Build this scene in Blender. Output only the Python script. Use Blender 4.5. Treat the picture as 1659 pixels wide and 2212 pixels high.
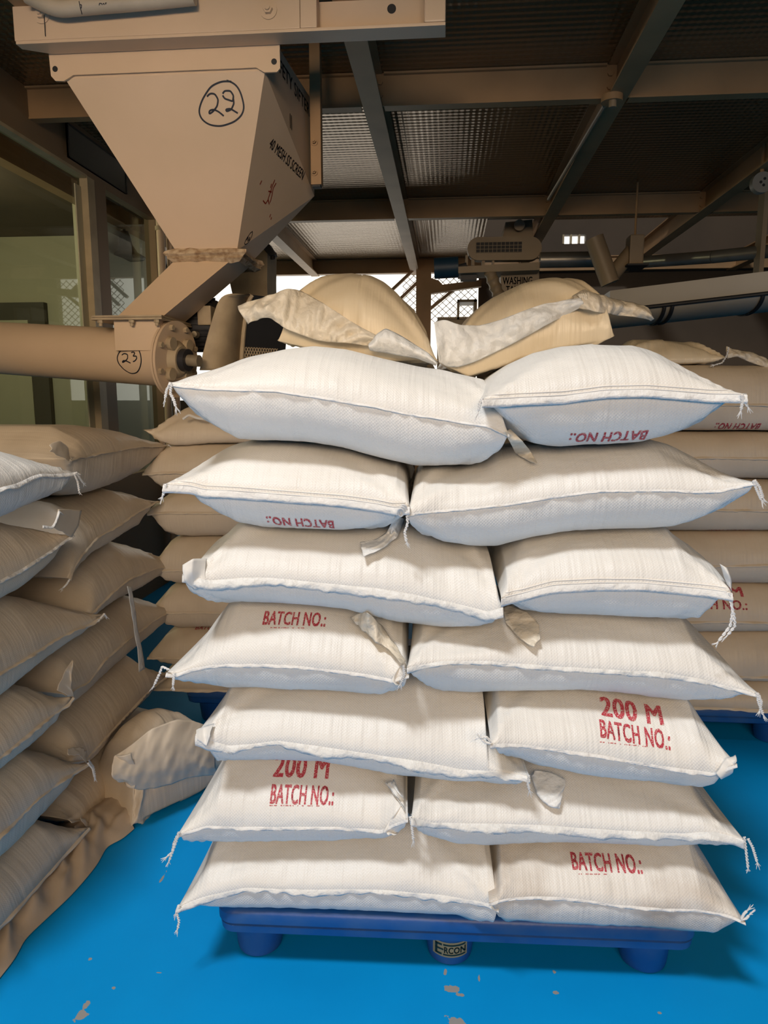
import bpy, bmesh, math, random
import numpy as np
from mathutils import Vector, Matrix
from mathutils.bvhtree import BVHTree

for o in list(bpy.data.objects):
    bpy.data.objects.remove(o)
SC = bpy.context.scene
COL = SC.collection
random.seed(7)

# ------------------------------------------------------------------ camera, world, lights, exposure
F_PX, CX, CY, CAM_H = 1550.0, 829.5, 1106.0, 1.4
PITCH, YAW = math.radians(8.84), math.radians(5.0)
cam = bpy.data.cameras.new('camera')
cam.sensor_fit = 'HORIZONTAL'
cam.sensor_width = 36.0
cam.lens = 36.0 * F_PX / 1659.0
cam.clip_start = 0.05
cam.clip_end = 100
cam_o = bpy.data.objects.new('camera', cam)
COL.objects.link(cam_o)
cam_o.location = (0, 0, CAM_H)
cam_o.rotation_euler = (math.pi / 2 - PITCH, 0, YAW)
SC.camera = cam_o

W = bpy.data.worlds.new('world')
SC.world = W
W.use_nodes = True
W.node_tree.nodes['Background'].inputs[0].default_value = (1.0, 0.94, 0.83, 1)
W.node_tree.nodes['Background'].inputs[1].default_value = 1.6


def area_light(name, loc, target, sx, sy, power, color):
    d = bpy.data.lights.new(name, 'AREA')
    d.shape = 'RECTANGLE'
    d.size, d.size_y, d.energy, d.color = sx, sy, power, color
    o = bpy.data.objects.new(name, d)
    COL.objects.link(o)
    o.location = loc
    o.rotation_euler = (Vector(target) - Vector(loc)).to_track_quat('-Z', 'Y').to_euler()
    return o


# daylight from the roof light of the tall hall behind the camera
area_light('hall_roof_light', (-2.45, -2.5, 10.0), (0.0, 1.5, 0.8), 2.0, 1.1, 690, (0.97, 0.985, 1.0))
# warm fill added behind the camera to lift the shaded sides
area_light('warm_fill', (0.3, -3.6, 2.7), (-0.5, 2.6, 1.9), 4.0, 1.6, 165, (1.0, 0.74, 0.49))

hl = area_light('hopper_fill', (-0.6, -2.6, 2.55), (-1.15, 3.0, 2.2), 0.8, 0.5, 4.0, (1.0, 0.79, 0.57))  # narrow fill added to brighten the hopper front, not a real fixture
hl.data.spread = math.radians(40)

vs = SC.view_settings
vs.view_transform = 'Standard'
vs.look = 'None'
vs.exposure = 0.0
vs.gamma = 1.0
vs.use_curve_mapping = False

cyc = SC.cycles
cyc.max_bounces, cyc.diffuse_bounces, cyc.glossy_bounces, cyc.transmission_bounces, cyc.transparent_max_bounces = 5, 3, 2, 3, 6
cyc.use_adaptive_sampling, cyc.adaptive_threshold = True, 0.035
cyc.caustics_reflective = cyc.caustics_refractive = False

# ------------------------------------------------------------------ pixel rays to measured points
_fw = np.array([-math.sin(YAW) * math.cos(PITCH), math.cos(YAW) * math.cos(PITCH), -math.sin(PITCH)])
_rt = np.array([math.cos(YAW), math.sin(YAW), 0.0])
_up = np.cross(_rt, _fw)
_C = np.array([0, 0, CAM_H])


def ray(px, py):
    return _fw + _rt * (px - CX) / F_PX - _up * (py - CY) / F_PX


def at_y(px, py, y):
    d = ray(px, py)
    return _C + d * (y / d[1])


def at_x(px, py, x):
    d = ray(px, py)
    return _C + d * (x / d[0])


def at_z(px, py, z):
    d = ray(px, py)
    return _C + d * ((z - CAM_H) / d[2])


# ------------------------------------------------------------------ materials
def new_mat(name):
    m = bpy.data.materials.new(name)
    m.use_nodes = True
    nt = m.node_tree
    return m, nt, nt.nodes['Principled BSDF']


def N(nt, typ, **kw):
    n = nt.nodes.new(typ)
    for k, v in kw.items():
        setattr(n, k, v)
    return n


def link(nt, a, b):
    nt.links.new(a, b)


def simple_mat(name, col, rough=0.6, metal=0.0, var=0.12, scale=6.0, bump=0.0, bscale=40.0, dirt=None, spec=0.5):
    m, nt, b = new_mat(name)
    tc = N(nt, 'ShaderNodeTexCoord')
    nz = N(nt, 'ShaderNodeTexNoise')
    nz.inputs['Scale'].default_value = scale
    nz.inputs['Detail'].default_value = 6
    link(nt, tc.outputs['Object'], nz.inputs['Vector'])
    r = N(nt, 'ShaderNodeValToRGB')
    c = np.array(col)
    d = np.array(dirt) if dirt is not None else c * (1 - 2 * var)
    r.color_ramp.elements[0].position = 0.3
    r.color_ramp.elements[1].position = 0.6
    r.color_ramp.elements[0].color = (*d, 1)
    r.color_ramp.elements[1].color = (*c, 1)
    link(nt, nz.outputs['Fac'], r.inputs['Fac'])
    link(nt, r.outputs['Color'], b.inputs['Base Color'])
    b.inputs['Roughness'].default_value = rough
    b.inputs['Metallic'].default_value = metal
    b.inputs['Specular IOR Level'].default_value = spec
    if bump:
        n2 = N(nt, 'ShaderNodeTexNoise')
        n2.inputs['Scale'].default_value = bscale
        n2.inputs['Detail'].default_value = 4
        link(nt, tc.outputs['Object'], n2.inputs['Vector'])
        bp = N(nt, 'ShaderNodeBump')
        bp.inputs['Strength'].default_value = bump
        bp.inputs['Distance'].default_value = 0.004
        link(nt, n2.outputs['Fac'], bp.inputs['Height'])
        link(nt, bp.outputs['Normal'], b.inputs['Normal'])
    return m


def fabric_mat(name, col, dirt, weave=0.0036, strength=0.3, gloss=0.42, ridge=0.55):
    m, nt, b = new_mat(name)
    uv = N(nt, 'ShaderNodeUVMap')
    sep = N(nt, 'ShaderNodeSeparateXYZ')
    link(nt, uv.outputs['UV'], sep.inputs[0])

    def wave(sock, period):
        mu = N(nt, 'ShaderNodeMath', operation='MULTIPLY')
        mu.inputs[1].default_value = 2 * math.pi / period
        link(nt, sock, mu.inputs[0])
        s = N(nt, 'ShaderNodeMath', operation='SINE')
        link(nt, mu.outputs[0], s.inputs[0])
        return s.outputs[0]
    wx, wy = wave(sep.outputs[0], weave * 2), wave(sep.outputs[1], weave * 2)
    pr = N(nt, 'ShaderNodeMath', operation='MULTIPLY')
    link(nt, wx, pr.inputs[0])
    link(nt, wy, pr.inputs[1])
    mp = N(nt, 'ShaderNodeMapping')
    mp.inputs['Scale'].default_value = (85, 3.5, 1)
    link(nt, uv.outputs['UV'], mp.inputs['Vector'])
    rn = N(nt, 'ShaderNodeTexNoise')
    rn.inputs['Scale'].default_value = 1.0
    rn.inputs['Detail'].default_value = 3
    link(nt, mp.outputs[0], rn.inputs['Vector'])
    mp2 = N(nt, 'ShaderNodeMapping')
    mp2.inputs['Scale'].default_value = (9, 14, 1)
    link(nt, uv.outputs['UV'], mp2.inputs['Vector'])
    cn = N(nt, 'ShaderNodeTexNoise')
    cn.inputs['Detail'].default_value = 3
    cn.inputs['Scale'].default_value = 1.0
    link(nt, mp2.outputs[0], cn.inputs['Vector'])
    b1 = N(nt, 'ShaderNodeBump')
    b1.inputs['Strength'].default_value = strength
    b1.inputs['Distance'].default_value = 0.0007
    link(nt, pr.outputs[0], b1.inputs['Height'])
    b2 = N(nt, 'ShaderNodeBump')
    b2.inputs['Strength'].default_value = ridge
    b2.inputs['Distance'].default_value = 0.0055
    link(nt, rn.outputs['Fac'], b2.inputs['Height'])
    b3 = N(nt, 'ShaderNodeBump')
    b3.inputs['Strength'].default_value = ridge
    b3.inputs['Distance'].default_value = 0.008
    link(nt, cn.outputs['Fac'], b3.inputs['Height'])
    link(nt, b1.outputs[0], b2.inputs['Normal'])
    link(nt, b2.outputs[0], b3.inputs['Normal'])
    link(nt, b3.outputs[0], b.inputs['Normal'])
    tc = N(nt, 'ShaderNodeTexCoord')
    nz = N(nt, 'ShaderNodeTexNoise')
    nz.inputs['Scale'].default_value = 5
    nz.inputs['Detail'].default_value = 7
    link(nt, tc.outputs['Object'], nz.inputs['Vector'])
    r = N(nt, 'ShaderNodeValToRGB')
    r.color_ramp.elements[0].position = 0.28
    r.color_ramp.elements[1].position = 0.55
    r.color_ramp.elements[0].color = (*dirt, 1)
    r.color_ramp.elements[1].color = (*col, 1)
    link(nt, nz.outputs['Fac'], r.inputs['Fac'])
    link(nt, r.outputs['Color'], b.inputs['Base Color'])
    b.inputs['Roughness'].default_value = gloss
    b.inputs['Specular IOR Level'].default_value = 0.35
    return m


def film_mat(name, col, trans=0.35, rough=0.35):
    m, nt, b = new_mat(name)
    tc = N(nt, 'ShaderNodeTexCoord')
    nz = N(nt, 'ShaderNodeTexNoise')
    nz.inputs['Scale'].default_value = 32
    nz.inputs['Detail'].default_value = 6
    link(nt, tc.outputs['Object'], nz.inputs['Vector'])
    bp = N(nt, 'ShaderNodeBump')
    bp.inputs['Strength'].default_value = 0.9
    bp.inputs['Distance'].default_value = 0.012
    link(nt, nz.outputs['Fac'], bp.inputs['Height'])
    link(nt, bp.outputs[0], b.inputs['Normal'])
    b.inputs['Base Color'].default_value = (*col, 1)
    b.inputs['Roughness'].default_value = rough
    tr = N(nt, 'ShaderNodeBsdfTranslucent')
    tr.inputs[0].default_value = (*col, 1)
    mx = N(nt, 'ShaderNodeMixShader')
    mx.inputs[0].default_value = trans
    out = nt.nodes['Material Output']
    link(nt, b.outputs[0], mx.inputs[1])
    link(nt, tr.outputs[0], mx.inputs[2])
    link(nt, mx.outputs[0], out.inputs[0])
    return m


def ink_mat(name, col, bare, worn=0.42):
    m, nt, b = new_mat(name)
    tc = N(nt, 'ShaderNodeTexCoord')
    nz = N(nt, 'ShaderNodeTexNoise')
    nz.inputs['Scale'].default_value = 420
    nz.inputs['Detail'].default_value = 3
    link(nt, tc.outputs['Object'], nz.inputs['Vector'])
    r = N(nt, 'ShaderNodeValToRGB')
    r.color_ramp.elements[0].position = worn - 0.06
    r.color_ramp.elements[1].position = worn + 0.06
    r.color_ramp.elements[0].color = (*bare, 1)
    r.color_ramp.elements[1].color = (*col, 1)
    link(nt, nz.outputs['Fac'], r.inputs['Fac'])
    link(nt, r.outputs['Color'], b.inputs['Base Color'])
    b.inputs['Roughness'].default_value = 0.6
    return m


M = {}
M['sack'] = fabric_mat('white_woven_polypropylene', (0.80, 0.785, 0.75), (0.77, 0.745, 0.70))
M['sack_scuffed'] = fabric_mat('scuffed_woven_polypropylene', (0.78, 0.75, 0.70), (0.50, 0.425, 0.35))
M['sack_shaded'] = fabric_mat('shaded_woven_polypropylene', (0.70, 0.60, 0.475), (0.61, 0.515, 0.40), strength=0.12, ridge=0.3)  # white sack cloth browned: shade of side and rear piles in its colour
M['liner'] = fabric_mat('cream_plastic_liner', (0.80, 0.69, 0.51), (0.76, 0.64, 0.455), strength=0.0, gloss=0.3, ridge=0.45)
M['hem'] = film_mat('white_hem_tape', (0.86, 0.855, 0.84), 0.12, 0.5)
M['flap'] = film_mat('clear_white_film', (0.86, 0.86, 0.84), 0.12, 0.4)
M['linerfilm'] = film_mat('cream_liner_film', (0.88, 0.80, 0.66), 0.2, 0.3)
M['thread'] = simple_mat('white_thread', (0.85, 0.84, 0.82), 0.9)
M['red_ink'] = ink_mat('red_print', (0.50, 0.035, 0.06), (0.74, 0.62, 0.57), 0.40)
M['black_ink'] = simple_mat('black_marker', (0.012, 0.013, 0.02), 0.5)
M['cream'] = simple_mat('cream_machine_paint', (0.66, 0.49, 0.335), 0.45, 0.0, 0.06, 2.2, 0.12, 25, dirt=(0.60, 0.445, 0.295))
M['cream_dusty'] = simple_mat('dusty_cream_paint', (0.46, 0.36, 0.23), 0.6, 0.0, 0.1, 8, 0.2, 60, dirt=(0.33, 0.25, 0.16))
M['steel'] = simple_mat('bolt_steel', (0.42, 0.35, 0.25), 0.45, 0.5, 0.1, 30)
M['black'] = simple_mat('black_rubber', (0.012, 0.012, 0.014), 0.6)
M['dark_steel'] = simple_mat('dark_steel', (0.035, 0.035, 0.04), 0.5, 0.3)
M['pallet'] = simple_mat('blue_pallet_plastic', (0.006, 0.075, 0.30), 0.4, 0.0, 0.1, 9, 0.15, 60, dirt=(0.03, 0.10, 0.29))
M['brown_wall'] = simple_mat('brown_wall_paint', (0.24, 0.16, 0.09), 0.6, 0, 0.1, 1.5)
M['ceil_beam'] = simple_mat('beam_paint', (0.38, 0.225, 0.105), 0.55, 0.0, 0.12, 3)  # cream beams browned, the underside's shade put into the colour


# ------------------------------------------------------------------ mesh helpers
def set_props(o, label=None, cat=None, group=None, kind=None):
    if label:
        o['label'] = label
    if cat:
        o['category'] = cat
    if group:
        o['group'] = group
    if kind:
        o['kind'] = kind
    return o


def mesh_obj(name, verts, faces, mat, parent=None, smooth=False, uvs=None):
    me = bpy.data.meshes.new(name)
    me.from_pydata([tuple(map(float, v)) for v in verts], [], [tuple(map(int, f)) for f in faces])
    me.update()
    if uvs is not None:
        ul = me.uv_layers.new(name='UVMap')
        li = np.empty(len(me.loops), dtype=np.int32)
        me.loops.foreach_get('vertex_index', li)
        ul.data.foreach_set('uv', np.asarray(uvs, dtype=np.float32)[li].ravel())
    if smooth:
        me.polygons.foreach_set('use_smooth', [True] * len(me.polygons))
    o = bpy.data.objects.new(name, me)
    COL.objects.link(o)
    if mat is not None:
        me.materials.append(M[mat] if isinstance(mat, str) else mat)
    if parent is not None:
        o.parent = parent
        o.matrix_parent_inverse = Matrix.Translation(parent.location).inverted() if parent.type == 'EMPTY' else Matrix()
    return o


def empty(name, loc, label=None, cat=None, group=None, kind=None):
    o = bpy.data.objects.new(name, None)
    o.empty_display_size = 0.05
    COL.objects.link(o)
    o.location = tuple(map(float, loc))
    return set_props(o, label, cat, group, kind)


class MB:
    """collects shapes that make up ONE part"""

    def __init__(self):
        self.v, self.f = [], []

    def add(self, verts, faces):
        b = len(self.v)
        self.v += [tuple(map(float, p)) for p in verts]
        self.f += [tuple(i + b for i in f) for f in faces]
        return self

    def box(self, lo, hi):
        (a, b, c), (d, e, f) = lo, hi
        self.add([(a, b, c), (d, b, c), (d, e, c), (a, e, c), (a, b, f), (d, b, f), (d, e, f), (a, e, f)],
                 [(0, 3, 2, 1), (4, 5, 6, 7), (0, 1, 5, 4), (1, 2, 6, 5), (2, 3, 7, 6), (3, 0, 4, 7)])
        return self

    def obox(self, p, q, w, h, up=(0, 0, 1)):
        """a bar from p to q, w across and h along up"""
        p, q, up = np.array(p, float), np.array(q, float), np.array(up, float)
        d = (q - p) / np.linalg.norm(q - p)
        s = np.cross(d, up)
        s /= np.linalg.norm(s)
        n = np.cross(s, d)
        c = [(-1, -1), (1, -1), (1, 1), (-1, 1)]
        vv = [e + s * a * w / 2 + n * b * h / 2 for e in (p, q) for a, b in c]
        return self.add(vv, [(3, 2, 1, 0), (4, 5, 6, 7)] + [(i, (i + 1) % 4, (i + 1) % 4 + 4, i + 4) for i in range(4)])

    def prism(self, poly, ext):
        """a closed polygon of 3-D points pushed along ext"""
        n = len(poly)
        e = np.array(ext, float)
        vv = [np.array(p, float) for p in poly]
        return self.add(vv + [p + e for p in vv],
                        [tuple(range(n))[::-1], tuple(range(n, 2 * n))] + [(i, (i + 1) % n, (i + 1) % n + n, i + n) for i in range(n)])

    def cyl(self, p, q, r0, r1=None, n=20, caps=True):
        r1 = r0 if r1 is None else r1
        p, q = np.array(p, float), np.array(q, float)
        d = (q - p) / np.linalg.norm(q - p)
        a = np.array([0, 0, 1.0]) if abs(d[2]) < 0.9 else np.array([1.0, 0, 0])
        s = np.cross(d, a)
        s /= np.linalg.norm(s)
        t = np.cross(d, s)
        vv = []
        for e, r in ((p, r0), (q, r1)):
            for i in range(n):
                an = 2 * math.pi * i / n
                vv.append(e + (s * math.cos(an) + t * math.sin(an)) * r)
        ff = [(i, (i + 1) % n, (i + 1) % n + n, i + n) for i in range(n)]
        if caps:
            ff += [tuple(range(n))[::-1], tuple(range(n, 2 * n))]
        return self.add(vv, ff)

    def tube(self, pts, r, n=8, caps=True):
        pts = [np.array(p, float) for p in pts]
        m = len(pts)
        rr = [r] * m if np.isscalar(r) else r
        vv, ff = [], []
        ref = np.array([0.123, 0.2, 0.97])
        for i, p in enumerate(pts):
            d = pts[min(i + 1, m - 1)] - pts[max(i - 1, 0)]
            d = d / (np.linalg.norm(d) + 1e-9)
            s = np.cross(d, ref)
            if np.linalg.norm(s) < 0.1:
                s = np.cross(d, np.array([1.0, 0, 0]))
            s /= np.linalg.norm(s)
            t = np.cross(d, s)
            for k in range(n):
                an = 2 * math.pi * k / n
                vv.append(p + (s * math.cos(an) + t * math.sin(an)) * rr[i])
        for i in range(m - 1):
            for k in range(n):
                a, b = i * n + k, i * n + (k + 1) % n
                ff.append((a, b, b + n, a + n))
        if caps:
            ff += [tuple(range(n))[::-1], tuple(range((m - 1) * n, m * n))]
        return self.add(vv, ff)

    def build(self, name, mat, parent=None, smooth=False, bevel=0.0):
        o = mesh_obj(name, self.v, self.f, mat, parent, False)
        if bevel:
            bm = bmesh.new()
            bm.from_mesh(o.data)
            bmesh.ops.remove_doubles(bm, verts=bm.verts, dist=1e-6)
            ed = [e for e in bm.edges if len(e.link_faces) == 2 and e.calc_face_angle(0) > 0.5]
            bmesh.ops.bevel(bm, geom=ed, offset=bevel, segments=2, affect='EDGES', profile=0.6)
            bm.to_mesh(o.data)
            bm.free()
        if smooth:
            bm = bmesh.new()
            bm.from_mesh(o.data)
            for f in bm.faces:
                f.smooth = True
            for e in bm.edges:
                if len(e.link_faces) == 2 and e.calc_face_angle(0) > 0.7:
                    e.smooth = False
            bm.to_mesh(o.data)
            bm.free()
        return o


def resample(pts, n):
    p = np.array(pts, float)
    d = np.r_[0, np.cumsum(np.linalg.norm(np.diff(p, axis=0), axis=1))]
    t = np.linspace(0, d[-1], n)
    q = np.stack([np.interp(t, d, p[:, k]) for k in range(p.shape[1])], 1)
    for _ in range(max(1, n // 12)):
        q[1:-1] = 0.25 * q[:-2] + 0.5 * q[1:-1] + 0.25 * q[2:]
    return q
# ------------------------------------------------------------------ the setting
def floor_material():
    m, nt, b = new_mat('blue_epoxy_floor')
    tc = N(nt, 'ShaderNodeTexCoord')
    geo = N(nt, 'ShaderNodeNewGeometry')
    nz = N(nt, 'ShaderNodeTexNoise')
    nz.inputs['Scale'].default_value = 3
    nz.inputs['Detail'].default_value = 8
    link(nt, geo.outputs['Position'], nz.inputs['Vector'])
    r = N(nt, 'ShaderNodeValToRGB')
    r.color_ramp.elements[0].position = 0.25
    r.color_ramp.elements[1].position = 0.7
    r.color_ramp.elements[0].color = (0.0005, 0.265, 0.66, 1)
    r.color_ramp.elements[1].color = (0.0006, 0.305, 0.74, 1)
    link(nt, nz.outputs['Fac'], r.inputs['Fac'])
    # chipped paint: ragged spots of bare concrete at measured places
    n2 = N(nt, 'ShaderNodeTexNoise')
    n2.inputs['Scale'].default_value = 55
    n2.inputs['Detail'].default_value = 5
    link(nt, geo.outputs['Position'], n2.inputs['Vector'])
    total = None
    for px, py, rx, ry in [(975, 2135, 0.022, 0.012), (992, 2149, 0.014, 0.007), (983, 2205, 0.020, 0.014), (1200, 2143, 0.010, 0.008),
                           (962, 2100, 0.004, 0.012), (175, 2195, 0.014, 0.020), (186, 2172, 0.008, 0.014), (352, 1895, 0.004, 0.022),
                           (1197, 2100, 0.004, 0.006), (1035, 2112, 0.003, 0.010), (1425, 2188, 0.006, 0.004), (343, 2101, 0.006, 0.002),
                           (195, 2072, 0.005, 0.006), (245, 2133, 0.006, 0.005)]:
        p = at_z(px, py, 0)
        sub = N(nt, 'ShaderNodeVectorMath', operation='SUBTRACT')
        sub.inputs[1].default_value = tuple(p)
        link(nt, geo.outputs['Position'], sub.inputs[0])
        mul = N(nt, 'ShaderNodeVectorMath', operation='MULTIPLY')
        mul.inputs[1].default_value = (1 / rx, 1 / ry, 0)
        link(nt, sub.outputs[0], mul.inputs[0])
        ln = N(nt, 'ShaderNodeVectorMath', operation='LENGTH')
        link(nt, mul.outputs[0], ln.inputs[0])
        if total is None:
            total = ln.outputs['Value']
        else:
            mn = N(nt, 'ShaderNodeMath', operation='MINIMUM')
            link(nt, total, mn.inputs[0])
            link(nt, ln.outputs['Value'], mn.inputs[1])
            total = mn.outputs[0]
    ad = N(nt, 'ShaderNodeMath', operation='MULTIPLY_ADD')
    link(nt, n2.outputs['Fac'], ad.inputs[0])
    ad.inputs[1].default_value = 2.6
    link(nt, total, ad.inputs[2])
    lt = N(nt, 'ShaderNodeMath', operation='LESS_THAN')
    link(nt, ad.outputs[0], lt.inputs[0])
    lt.inputs[1].default_value = 2.15
    mx = N(nt, 'ShaderNodeMix', data_type='RGBA')
    link(nt, lt.outputs[0], mx.inputs['Factor'])
    link(nt, r.outputs['Color'], mx.inputs['A'])
    mx.inputs['B'].default_value = (0.30, 0.29, 0.28, 1)
    # fine scuffs
    mp = N(nt, 'ShaderNodeMapping')
    mp.inputs['Scale'].default_value = (9, 60, 1)
    mp.inputs['Rotation'].default_value = (0, 0, 0.5)
    link(nt, geo.outputs['Position'], mp.inputs['Vector'])
    n3 = N(nt, 'ShaderNodeTexNoise')
    n3.inputs['Scale'].default_value = 1.3
    n3.inputs['Detail'].default_value = 4
    link(nt, mp.outputs[0], n3.inputs['Vector'])
    r3 = N(nt, 'ShaderNodeValToRGB')
    r3.color_ramp.elements[0].position = 0.76
    r3.color_ramp.elements[1].position = 0.80
    link(nt, n3.outputs['Fac'], r3.inputs['Fac'])
    mx2 = N(nt, 'ShaderNodeMix', data_type='RGBA')
    link(nt, r3.outputs['Color'], mx2.inputs['Factor'])
    link(nt, mx.outputs['Result'], mx2.inputs['A'])
    mx2.inputs['B'].default_value = (0.05, 0.18, 0.36, 1)
    link(nt, mx2.outputs['Result'], b.inputs['Base Color'])
    b.inputs['Roughness'].default_value = 0.55
    b.inputs['Specular IOR Level'].default_value = 0.15
    return m


def tread_plate_material():
    m, nt, b = new_mat('embossed_ceiling_plate')
    geo = N(nt, 'ShaderNodeNewGeometry')
    sep = N(nt, 'ShaderNodeSeparateXYZ')
    link(nt, geo.outputs['Position'], sep.inputs[0])

    def lin(a, c):
        x = N(nt, 'ShaderNodeMath', operation='MULTIPLY')
        link(nt, sep.outputs[0], x.inputs[0])
        x.inputs[1].default_value = a
        y = N(nt, 'ShaderNodeMath', operation='MULTIPLY_ADD')
        link(nt, sep.outputs[1], y.inputs[0])
        y.inputs[1].default_value = c
        link(nt, x.outputs[0], y.inputs[2])
        s = N(nt, 'ShaderNodeMath', operation='SINE')
        link(nt, y.outputs[0], s.inputs[0])
        return s.outputs[0]
    pr = N(nt, 'ShaderNodeMath', operation='MULTIPLY')
    link(nt, lin(95, 70), pr.inputs[0])
    link(nt, lin(-95, 70), pr.inputs[1])
    bp = N(nt, 'ShaderNodeBump')
    bp.inputs['Strength'].default_value = 0.4
    bp.inputs['Distance'].default_value = 0.004
    link(nt, pr.outputs[0], bp.inputs['Height'])
    nz = N(nt, 'ShaderNodeTexNoise')
    nz.inputs['Scale'].default_value = 1.2
    nz.inputs['Detail'].default_value = 5
    link(nt, geo.outputs['Position'], nz.inputs['Vector'])
    b2 = N(nt, 'ShaderNodeBump')
    b2.inputs['Strength'].default_value = 0.3
    b2.inputs['Distance'].default_value = 0.05
    link(nt, nz.outputs['Fac'], b2.inputs['Height'])
    link(nt, b2.outputs[0], bp.inputs['Normal'])
    link(nt, bp.outputs[0], b.inputs['Normal'])
    r = N(nt, 'ShaderNodeValToRGB')
    r.color_ramp.elements[0].color = (0.17, 0.108, 0.05, 1)
    r.color_ramp.elements[1].color = (0.23, 0.15, 0.075, 1)  # cream plates darkened to brown, shade put into the colour
    link(nt, nz.outputs['Fac'], r.inputs['Fac'])
    link(nt, r.outputs['Color'], b.inputs['Base Color'])
    b.inputs['Roughness'].default_value = 0.27
    b.inputs['Metallic'].default_value = 0.55
    return m


M['floor'] = floor_material()
M['plate'] = tread_plate_material()
M['hall_wall'] = simple_mat('hall_cream_wall', (0.50, 0.40, 0.27), 0.7, 0, 0.08, 1.0)
M['dark_wall'] = simple_mat('dark_brown_wall', (0.10, 0.07, 0.045), 0.7, 0, 0.15, 1.2)
M['cabin_wall'] = simple_mat('cabin_cream_wall', (0.50, 0.46, 0.32), 0.55, 0, 0.05, 1.0)
M['cabin_dark'] = simple_mat('cabin_dark_panel', (0.075, 0.065, 0.045), 0.6, 0, 0.1, 1.0)
M['frame_light'] = simple_mat('light_frame_strip', (0.46, 0.37, 0.23), 0.5)
M['sign_green'] = simple_mat('dark_green_board', (0.012, 0.020, 0.014), 0.35)


def glass_material():
    m, nt, b = new_mat('window_glass')
    out = nt.nodes['Material Output']
    tr = N(nt, 'ShaderNodeBsdfTransparent')
    tr.inputs[0].default_value = (0.72, 0.78, 0.70, 1)
    gl = N(nt, 'ShaderNodeBsdfGlossy')
    gl.inputs['Roughness'].default_value = 0.02
    gl.inputs[0].default_value = (0.9, 0.95, 0.9, 1)
    fr = N(nt, 'ShaderNodeFresnel')
    fr.inputs[0].default_value = 1.52
    mx = N(nt, 'ShaderNodeMixShader')
    link(nt, fr.outputs[0], mx.inputs[0])
    link(nt, tr.outputs[0], mx.inputs[1])
    link(nt, gl.outputs[0], mx.inputs[2])
    link(nt, mx.outputs[0], out.inputs[0])
    return m


M['glass'] = glass_material()


def struct(name, mb, mat, label, **kw):
    o = mb.build(name, mat, **kw)
    return set_props(o, label, None, None, 'structure')


XL = -2.15            # glazed cabin wall
Z_PLATE, Z_BEAM = 2.98, 2.82
X_BEAMS = [-2.70, -1.545, -0.385, 0.785, 1.945, 3.10, 4.26]
Y_CROSS = [1.2, 1.56, 3.76, 5.96, 8.40]

struct('floor', MB().box((-6, -7, -0.06), (6, 9.6, 0)), 'floor', 'bright blue epoxy floor with chipped grey spots')
# tall hall that the roof light hangs in, behind the camera, and the outer walls
struct('wall_front', MB().box((-6, -7.1, 0), (6, -7, 12.0)), 'hall_wall', 'cream hall wall opposite the sacks')
struct('wall_right', MB().box((6, -7, 0), (6.1, 9.6, 12.0)), 'dark_wall', 'dark brown wall far right')
struct('wall_outer_left', MB().box((-6.1, -7, 0), (-6, 9.6, 12.0)), 'hall_wall', 'outer wall beyond the glazed cabin')
struct('roof', MB().box((-6, -7, 12.0), (6, 9.6, 12.1)), 'dark_wall', 'hall roof above the platform')
YB = 8.62
HX0 = at_y(1216, 527, YB)[0]
WX0, WX1, WZ0, WZ1 = -4.6, 0.34, 1.4, 2.86
bw = MB()
bw.box((-6, YB, 0), (WX0, YB + 0.1, 12.0)).box((WX1, YB, 0), (HX0, YB + 0.1, 12.0))
bw.box((WX0, YB, 0), (WX1, YB + 0.1, WZ0)).box((WX0, YB, WZ1), (WX1, YB + 0.1, 12.0))
# small high window on the upper floor
hw0, hw1 = at_y(1216, 527, YB), at_y(1266, 506, YB)
HX0, HX1, HZ0, HZ1 = hw0[0], hw1[0], hw0[2], hw1[2]
bw.box((HX0, YB, 0), (HX1, YB + 0.1, HZ0)).box((HX0, YB, HZ1), (HX1, YB + 0.1, 12.0)).box((HX1, YB, 0), (6, YB + 0.1, 12.0))
struct('wall_back', bw, 'dark_wall', 'far wall with a wide bright window opening')
wb = MB()
for x in (HX0, HX0 * 0.66 + HX1 * 0.34, HX0 * 0.3 + HX1 * 0.7):
    wb.box((x - 0.008, YB - 0.01, HZ0), (x + 0.012, YB + 0.05, HZ1))
struct('window_3', wb, 'frame_light', 'small high window bars on the far wall')

# ---- platform ceiling: beams and embossed plates, each a piece of the ceiling
ceil = empty('ceiling', (0, 4, Z_PLATE), 'cream platform ceiling, browned for shade, of beams and embossed plates', None, None, 'structure')


def ibeam(p, q, w, h, name, mat='ceil_beam'):
    """I-section, p and q on the centre of the underside"""
    p, q = np.array(p, float), np.array(q, float)
    mb = MB()
    z = np.array([0, 0, 1.0])
    mb.obox(p + z * 0.006, q + z * 0.006, w, 0.012)
    mb.obox(p + z * h / 2, q + z * h / 2, 0.012, h - 0.024)
    mb.obox(p + z * (h - 0.006), q + z * (h - 0.006), w, 0.012)
    return mb.build(name, mat, ceil)


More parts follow.
